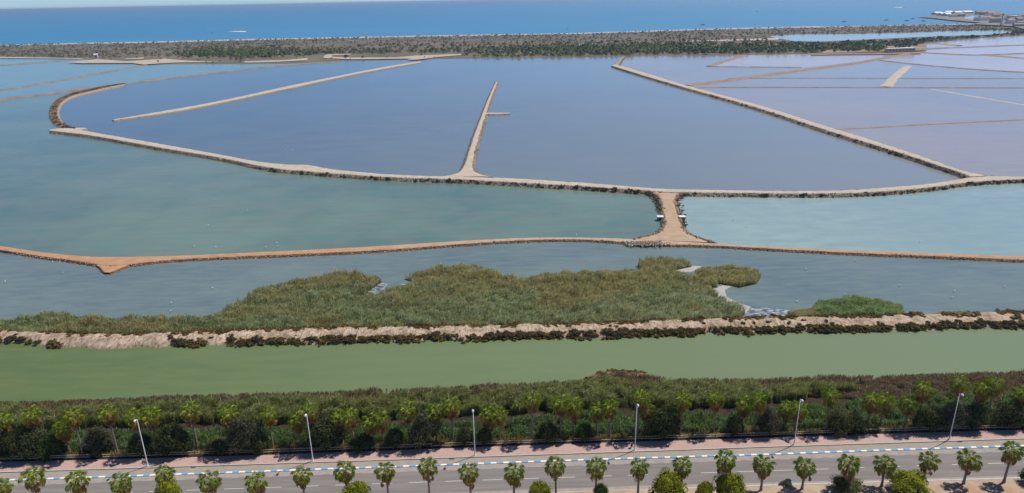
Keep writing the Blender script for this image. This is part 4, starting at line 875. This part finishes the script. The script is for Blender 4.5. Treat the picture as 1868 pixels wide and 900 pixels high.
fgf_m = [frond_mesh('frond', GP2, 1.0, 12, .45, 1.55, pet=.95, seed=40+i) for i in range(3)]
fd_m = [frond_mesh('dead_frond', DP, 1.0, 8, .35, .6, pet=.8, seed=20+i) for i in range(2)]
TRUNK = simple('palm_trunk', (.24, .195, .165), .95, .3, 4.0, bmp=.04)
def trunk_mesh(h, r0, bend, seed):
    r = random.Random(seed); V = []; F = []; n = 10; m = 16
    for i in range(m):
        t = i/(m-1); rr = r0*(1.0-.28*t)*(1+.45*math.exp(-t*14))*(1.07 if i % 2 else .96)+(.03 if t > .9 else 0); cx = bend[0]*t*t; cy = bend[1]*t*t
        for k in range(n): a = 2*math.pi*k/n; V.append((cx+rr*math.cos(a), cy+rr*math.sin(a), h*t))
    for i in range(m-1):
        for k in range(n): F.append((i*n+k, i*n+(k+1) % n, (i+1)*n+(k+1) % n, (i+1)*n+k))
    F.append(tuple((m-1)*n+k for k in range(n)))
    me = bpy.data.meshes.new('trunk'); me.from_pydata(V, [], F); me.materials.append(TRUNK); return me
def palm(base, h, r0, seed, label, group, size=1.0, greens=30, olds=8, deads=12, bend=(0, 0)):
    r = random.Random(seed); e = empty('fan_palm', base, r.uniform(0, 6.28)); tag(e, label, 'palm', group)
    h += .25; link('trunk', trunk_mesh(h, r0, bend, seed), None, e); top = Vector((bend[0], bend[1], h-.05))
    def put(name, me, el, az, sz, z):
        o = bpy.data.objects.new(name, me); col.objects.link(o); o.parent = e
        o.location = top+Vector((math.cos(az)*r0*.5, math.sin(az)*r0*.5, z)); o.rotation_euler = (r.uniform(-.35, .35), -el, az); o.scale = (sz, sz, sz)
    ga = 2.39996
    for k in range(greens):
        t = k/(greens-1); el = R(78-112*t**.9)+r.uniform(-.15, .15); put('frond', (fgf_m if 'behind' in label else fg_m)[k % 3], el, k*ga+r.uniform(-.3, .3), size*(.74+.22*min(1, t*2.5))*r.uniform(.9, 1.1), .12*(1-t))
    for k in range(olds): put('old_frond', fy_m[0], R(r.uniform(-66, -12)), k*2*math.pi/olds+r.uniform(-.4, .4), size*r.uniform(.85, 1.1), -.2)
    for k in range(deads): put('dead_frond', fd_m[k % 2], R(r.uniform(-80, -48)), k*2*math.pi/deads+r.uniform(-.3, .3), size*r.uniform(1.0, 1.4), -.3-.5*(k % 3)/2)
ORD = ['first', 'second', 'third', 'fourth', 'fifth', 'sixth', 'seventh', 'eighth', 'ninth', 'tenth', 'eleventh', 'twelfth', 'thirteenth', 'fourteenth', 'fifteenth', 'sixteenth', 'seventeenth', 'eighteenth', 'nineteenth', 'twentieth', 'twenty-first', 'twenty-second', 'twenty-third']
def ordl(i, n):
    if i < (n+1)//2: return ('leftmost' if i == 0 else ORD[i]+' from the left')
    j = n-1-i; return ('rightmost' if j == 0 else ORD[j]+' from the right')
near = [(0, 890), (57, 872), (141, 879), (222, 880), (298, 866), (382, 880), (468, 880), (550, 868), (628, 861), (705, 861), (780, 853), (857, 863), (937, 863), (1014, 851), (1088, 852), (1166, 855), (1246, 852), (1321, 842), (1394, 848), (1469, 852), (1546, 848), (1616, 847), (1691, 841), (1768, 840), (1846, 824)]
for i, (hx, hy) in enumerate(near):
    b0, h = solve_h(vg, hx, hy, 1.15); r_ = random.Random(i)
    d_ = r_.uniform(-.3, .3)
    palm(b0, h, .2, 500+i, 'short fan palm on the sandy roadside verge, '+ordl(i, 25)+' in its row', 'fan palms on the verge', r_.uniform(.98, 1.16), 19, 12, 7 if i % 3 else 12, (d_*.7, r_.uniform(-.2, .2)))
far = [(4, 770), (59, 757), (115, 782), (133, 759), (197, 755), (245, 761), (275, 759), (347, 751), (417, 755), (489, 758), (543, 767), (563, 749), (620, 762), (640, 760), (679, 770), (695, 765), (743, 750), (793, 756), (823, 741), (889, 757), (911, 757), (970, 731), (1023, 736), (1047, 744), (1090, 749), (1114, 742), (1166, 728), (1178, 744), (1231, 750), (1245, 731), (1307, 730), (1357, 739), (1382, 731), (1434, 747), (1456, 747), (1517, 723), (1591, 731), (1614, 731), (1659, 736), (1686, 711), (1750, 700), (1793, 710), (1816, 702), (1862, 718)]
for i, (hx, hy) in enumerate(far):
    r_ = random.Random(90+i); o_ = r_.uniform(-13, -7); b0, h = solve_h([(x, y+o_) for x, y in pave_far], hx, hy, .95)
    hw = 'tall ' if h > 8.6 else ('short ' if h < 7 else '')
    palm(b0, h, .2, 700+i, hw+'brown skirted fan palm behind the fence, '+ordl(i, 44)+' in its row', 'fan palms behind the fence', r_.uniform(1.0, 1.2), 17, 12, 16, (r_.uniform(-.25, .25), r_.uniform(-.2, .2)))
palm(G(np.array([-48.]), np.array([832.]), z=.95)[0], 8, .2, 990, 'fan palm behind the fence beyond the left end', 'fan palms behind the fence', 1, 24, 8, 12)
palm(G(np.array([1915.]), np.array([775.]), z=.95)[0], 8, .2, 991, 'fan palm behind the fence beyond the right end', 'fan palms behind the fence', 1, 24, 8, 12)

# ================================================================== SMALL THINGS ON THE WATER AND PANS
FEA = simple('white_feathers', (.8, .78, .76), .7, .05); LEG = simple('pink_legs', (.5, .25, .22), .6)
mb = MB(); mb.tube([(-.34, 0, .50), (-.2, 0, .56), (0, 0, .60), (.16, 0, .60), (.26, 0, .58)], [.03, .13, .19, .14, .04], 8); bird_body = mb.mesh('body', True); bird_body.materials.append(FEA)
mb = MB(); mb.tube([(.2, 0, .60), (.34, 0, .74), (.30, 0, .92), (.40, 0, 1.0), (.50, 0, .96), (.58, 0, .88)], [.05, .035, .03, .05, .03, .01], 6); bird_neck = mb.mesh('neck', True); bird_neck.materials.append(FEA)
mb = MB(); mb.tube([(0, 0, -.1), (0, 0, .5)], [.015, .02], 5); bird_leg = mb.mesh('leg'); bird_leg.materials.append(LEG)
birds = [(115, 498, 'alone below the orange spur at left'), (10, 514, 'at the far left edge of the marsh lagoon'), (388, 526, 'left of the large reed bed, on the upper side'), (313, 553, 'left of the large reed bed, middle of three'), (312, 568, 'left of the large reed bed, lowest of three'),
 (355, 449.5, 'in the turquoise pan above the orange causeway, leftmost of five'), (394, 450.5, 'in the turquoise pan above the orange causeway, second of five'), (452, 384, 'in the middle of the large turquoise pan, the upper one'), (380, 411, 'in the middle of the large turquoise pan, the lower one'),
 (485, 451, 'in the turquoise pan just above the orange causeway'), (505, 443, 'in the turquoise pan, upper of a close pair'), (506, 449, 'in the turquoise pan, lower of a close pair'), (1052, 429, 'in the turquoise pan near its right end'),
 (1470, 491, 'right of the small reed island'), (1560, 475, 'just below the orange causeway at right'), (1454, 550, 'left of the rounded green reed clump'), (1541, 538, 'behind the rounded green reed clump'), (1641, 521, 'in the open lagoon right of the green clump'),
 (1736, 543, 'in the right lagoon, lower of a pair'), (1741, 531, 'in the right lagoon, upper of a pair'), (1832, 523, 'far right in the marsh lagoon'), (1338, 401, 'in the pale turquoise pan, upper left'), (1362, 413, 'in the pale turquoise pan, near its left shore'), (1678, 440, 'in the pale turquoise pan, near its lower shore'),
 (521, 274, 'in the blue pan, left of a pair'), (534, 274, 'in the blue pan, right of a pair')]
for k, (px, py, lb) in enumerate(birds):
    e = empty('wading_bird', g1(px, py+2, .1), k*1.7); tag(e, 'white wading bird '+lb, 'bird', 'white birds on the water'); sc_ = .8 if py > 300 else 1.1; e.scale = (sc_,)*3
    for nm, me in (('body', bird_body), ('neck', bird_neck)): link(nm, me, None, e)
    for y in (-.06, .06): l_ = link('leg', bird_leg, None, e); l_.location = (0, y, 0)
# sluice boxes at the junction
SLW = simple('white_render', (.75, .74, .72), .8, .05); SLC = simple('grey_concrete', (.22, .2, .18), .9)
for px, py, lb in ((1204, 400, 'white topped concrete sluice box on the left side of the junction causeway'), (1244, 400, 'white topped concrete sluice box on the right side of the junction causeway')):
    e = empty('sluice', g1(px, py+2, .0)); tag(e, lb, 'sluice box', 'sluice boxes'); 
    mb = MB(); mb.box((-.75, 0, .55), (.35, 2.0, 1.7)); mb.box((.75, 0, .55), (.35, 2.0, 1.7)); mb.build('side_wall', SLC, e)
    mb = MB(); mb.box((0, 0, 1.5), (2.4, 2.2, .2)); mb.build('cover', SLW, e); mb = MB(); mb.box((0, -.6, .6), (1.14, .1, 1.5)); mb.build('gate', DARK, e)
ROOFM = simple('faded_terracotta', (.36, .25, .20), .85)
# hut, markers, far buildings
ROOFT = simple('terracotta', (.42, .20, .12), .85); WALLW = simple('white_wall', (.74, .72, .68), .8, .05); WALLB = simple('beige_wall', (.5, .42, .34), .85); ROOFW = simple('pale_roof', (.8, .82, .84), .6, .04); GREYW = simple('grey_wall', (.36, .35, .34), .85); ROOFG = simple('grey_roof', (.3, .3, .31), .8); GLS = simple('dark_window', (.05, .06, .07), .3)
def house(px, py, w_, d_, h_, wall, roofm, label, gable=True, rz=0.0, z=2.0, group=None, name='building', nwin=0):
    e = empty(name, g1(px, py, z), rz); tag(e, label, 'building', group); mb = MB(); mb.box((0, 0, h_/2), (w_, d_, h_)); mb.build('wall', wall, e)
    me = bpy.data.meshes.new('roof'); o_ = .3; rh = min(w_, d_)*.22 if gable else .5
    if gable:
        v = [(-w_/2-o_, -d_/2-o_, h_+.01), (w_/2+o_, -d_/2-o_, h_+.01), (w_/2+o_, d_/2+o_, h_+.01), (-w_/2-o_, d_/2+o_, h_+.01), (-w_/2-o_, 0, h_+rh), (w_/2+o_, 0, h_+rh)]
        me.from_pydata(v, [], [(0, 1, 5, 4), (2, 3, 4, 5), (1, 2, 5), (3, 0, 4), (3, 2, 1, 0)])
    else:
        mb = MB(); mb.box((0, 0, h_+.26), (w_+.5, d_+.5, .5)); me = mb.mesh('roof')
    link('roof', me, roofm, e)
    for k in range(nwin):
        mb = MB(); mb.box((-w_/2+w_*(k+.5)/nwin, -d_/2-.02, h_*.55), (w_/nwin*.4, .1, h_*.35)); mb.build('window', GLS, e)
    return e
house(176, 107, 5.5, 5.5, 6.5, WALLW, ROOFW, 'small white hut on the shore between the two left pans', True, .4, 1.5, nwin=1)
house(669, 72, 5, 5, 7, WALLW, ROOFM, 'tiny pinkish watch hut on the beach against the sea', True, 0, 2)
house(641, 78.5, 7, 6, 4, WALLB, ROOFW, 'tiny pale hut in the scrub below the watch hut', False, 0, 2)
house(1641, 94.5, 40, 9, 4.5, WALLB, ROOFW, 'long low pale building beside the pink pans', False, .1, 1.5, nwin=8)
house(1622, 93, 10, 8, 5, WALLB, ROOFT, 'small ruined house left of the long low building', True, .1, 2)
# harbour -----------------------------------------------------------------
PORT = soil('port_ground', (.20, .18, .17), (.30, .26, .23), (.2, .18, .16), .01, 0)
patch('harbour_quay', [(1672, 31), (1692, 29.5), (1700, 26), (1730, 24), (1800, 22.5), (1830, 25), (1868, 28), (2500, 10), (2500, 60), (1868, 53), (1846, 47.5), (1800, 45.5), (1770, 43.5), (1790, 41.5), (1740, 37.5), (1700, 33)], 3.0, PORT)
patch('harbour_basin', [(1757, 32), (1775, 29), (1790, 28), (1788, 34), (1776, 36), (1752, 33.5)], 3.1, W_LAG)
RR = random.Random(4); pass
sheds = [(1709, 26.8, 55, 'leftmost'), (1718, 28.2, 45, 'second'), (1727, 28.8, 45, 'third'), (1729, 25.2, 60, 'fourth'), (1746, 25.4, 60, 'fifth'), (1763, 24.6, 70, 'rightmost')]
for px, py, w_, lb in sheds: house(px, py, w_*.6, 20, 5, GREYW, ROOFW, 'long white roofed harbour shed on the distant quay, '+lb+' of six', True, .35, 3, 'white roofed harbour sheds')
tw = [(1738, 31), (1742, 29), (1748, 30.5), (1755, 27.5), (1790, 26.5), (1796, 27.5), (1803, 25.5), (1806, 30), (1812, 28), (1790, 38), (1795, 36), (1800, 35), (1806, 37), (1812, 34), (1818, 31), (1825, 36), (1832, 33), (1838, 30.5), (1845, 38), (1850, 34), (1856, 41), (1860, 36), (1865, 31.5), (1866, 44), (1842, 43), (1815, 41.5), (1858, 48), (1880, 40), (1900, 36), (1920, 44)]
for k, (px, py) in enumerate(tw):
    wl = [WALLW, WALLB, GREYW][k % 3]; rf = [ROOFM, ROOFG, ROOFM, ROOFW][k % 4]; w_ = RR.uniform(16, 40)
    house(px, py, w_, RR.uniform(12, 22), RR.uniform(4, 9), wl, rf, ['white', 'beige', 'grey'][k % 3]+' building with '+['red tiled', 'dark flat', 'red tiled', 'pale flat'][k % 4]+' roof in the distant harbour town, number '+str(1+sorted(tw).index((px, py)))+' from its left', k % 4 in (0, 2), RR.uniform(-.4, .5), 3.0, 'buildings of the harbour town')
e = empty('lighthouse', g1(1826, 46.5, 3.0)); tag(e, 'slender white tower standing above the harbour town', 'tower')
mb = MB(); mb.tube([(0, 0, 0), (0, 0, 14), (0, 0, 22)], [2.4, 2.0, 1.7], 12); mb.build('shaft', WALLW, e, True); mb = MB(); mb.tube([(0, 0, 22), (0, 0, 25), (0, 0, 27)], [1.8, 1.8, .3], 10); mb.build('lantern', ROOFT, e)
# boats and wakes
HULL = simple('boat_hull', (.7, .7, .68), .4, .05); HULD = simple('dark_hull', (.10, .12, .15), .5)
def boat(px, py, L_, rz, hull, label):
    e = empty('boat', g1(px, py, .1), rz); tag(e, label, 'boat', 'boats on the sea'); V = []; n = 9
    for i in range(n):
        t = i/(n-1); x = (t-.5)*L_; b_ = L_*.15*(1-max(0, (t-.5)*2)**2.2); V += [(x, -b_*.6, -.3), (x, b_*.6, -.3), (x, b_, L_*.09+.04*L_*t), (x, -b_, L_*.09+.04*L_*t)]
    F = [(i*4+k, (i+1)*4+k, (i+1)*4+(k+1) % 4, i*4+(k+1) % 4) for i in range(n-1) for k in range(4)]+[(0, 1, 2, 3)]
    me = bpy.data.meshes.new('hull'); me.from_pydata(V, [], F); link('hull', me, hull, e)
    mb = MB(); mb.box((-.05*L_, 0, L_*.16), (L_*.3, L_*.17, L_*.12), taper=.8); mb.build('cabin', HULL, e); mb = MB(); mb.tube([(0, 0, L_*.2), (0, 0, L_*.42)], [.1, .06], 6); mb.build('mast', HULD, e)
boat(387, 60.5, 13, .1, HULL, 'white motor boat offshore, left of the one with a wake'); boat(450, 57.5, 12, .15, HULL, 'white motor boat with a wake behind it near the left beach')
boat(1648, 14, 16, .1, HULL, 'white boat with a long wake far out at right'); boat(1035, 53.2, 10, .2, HULL, 'small white boat close to the beach at centre'); boat(1381, 21.5, 16, .2, HULL, 'distant white boat right of centre')
for px, py, lb in ((1654, 38.5, 'dark boat moored left of the harbour, larger of the cluster'), (1665, 35, 'dark boat moored behind the larger one off the harbour'), (1685, 39, 'dark boat moored closest to the breakwater'), (1617, 37.5, 'lone dark boat moored left of the harbour cluster'), (1540, 40.5, 'dark boat at anchor far left of the harbour'), (1282, 46, 'single dark boat at anchor right of centre')): boat(px, py, 16, .4, HULD, lb)
WAKE = simple('wake_foam', (.75, .78, .8), .6, .1, .05)
sheet('wake', [(414, 57.4), (448, 56.9), (450, 58.6), (430, 58.2)], WAKE, z=.08); sheet('wake', [(1630, 13.6), (1648, 13.3), (1648, 14.2), (1634, 14.2)], WAKE, z=.08)
# surf along the beach
band('surf', [(x, y-1.3) for x, y in coast], [(x, y-.9) for x, y in coast], 0, 1500, .09, WAKE, 200)

# ================================================================== HAZE
def haze():
    m = bpy.data.materials.new('air_haze'); m.use_nodes = True; n = m.node_tree; n.nodes.clear(); o = n.nodes.new('ShaderNodeOutputMaterial')
    v = n.nodes.new('ShaderNodeVolumePrincipled'); v.inputs['Color'].default_value = (.5, .72, 1, 1); v.inputs['Density'].default_value = HAZE; v.inputs['Anisotropy'].default_value = .2
    n.links.new(v.outputs[0], o.inputs['Volume']); mb = MB(); mb.box((0, BIG/2-500, 46), (BIG*2+2000, BIG+4000, 98)); h = mb.build('haze', m); tag(h, kind='stuff')
HAZE = 7.0e-5
if HAZE: haze()
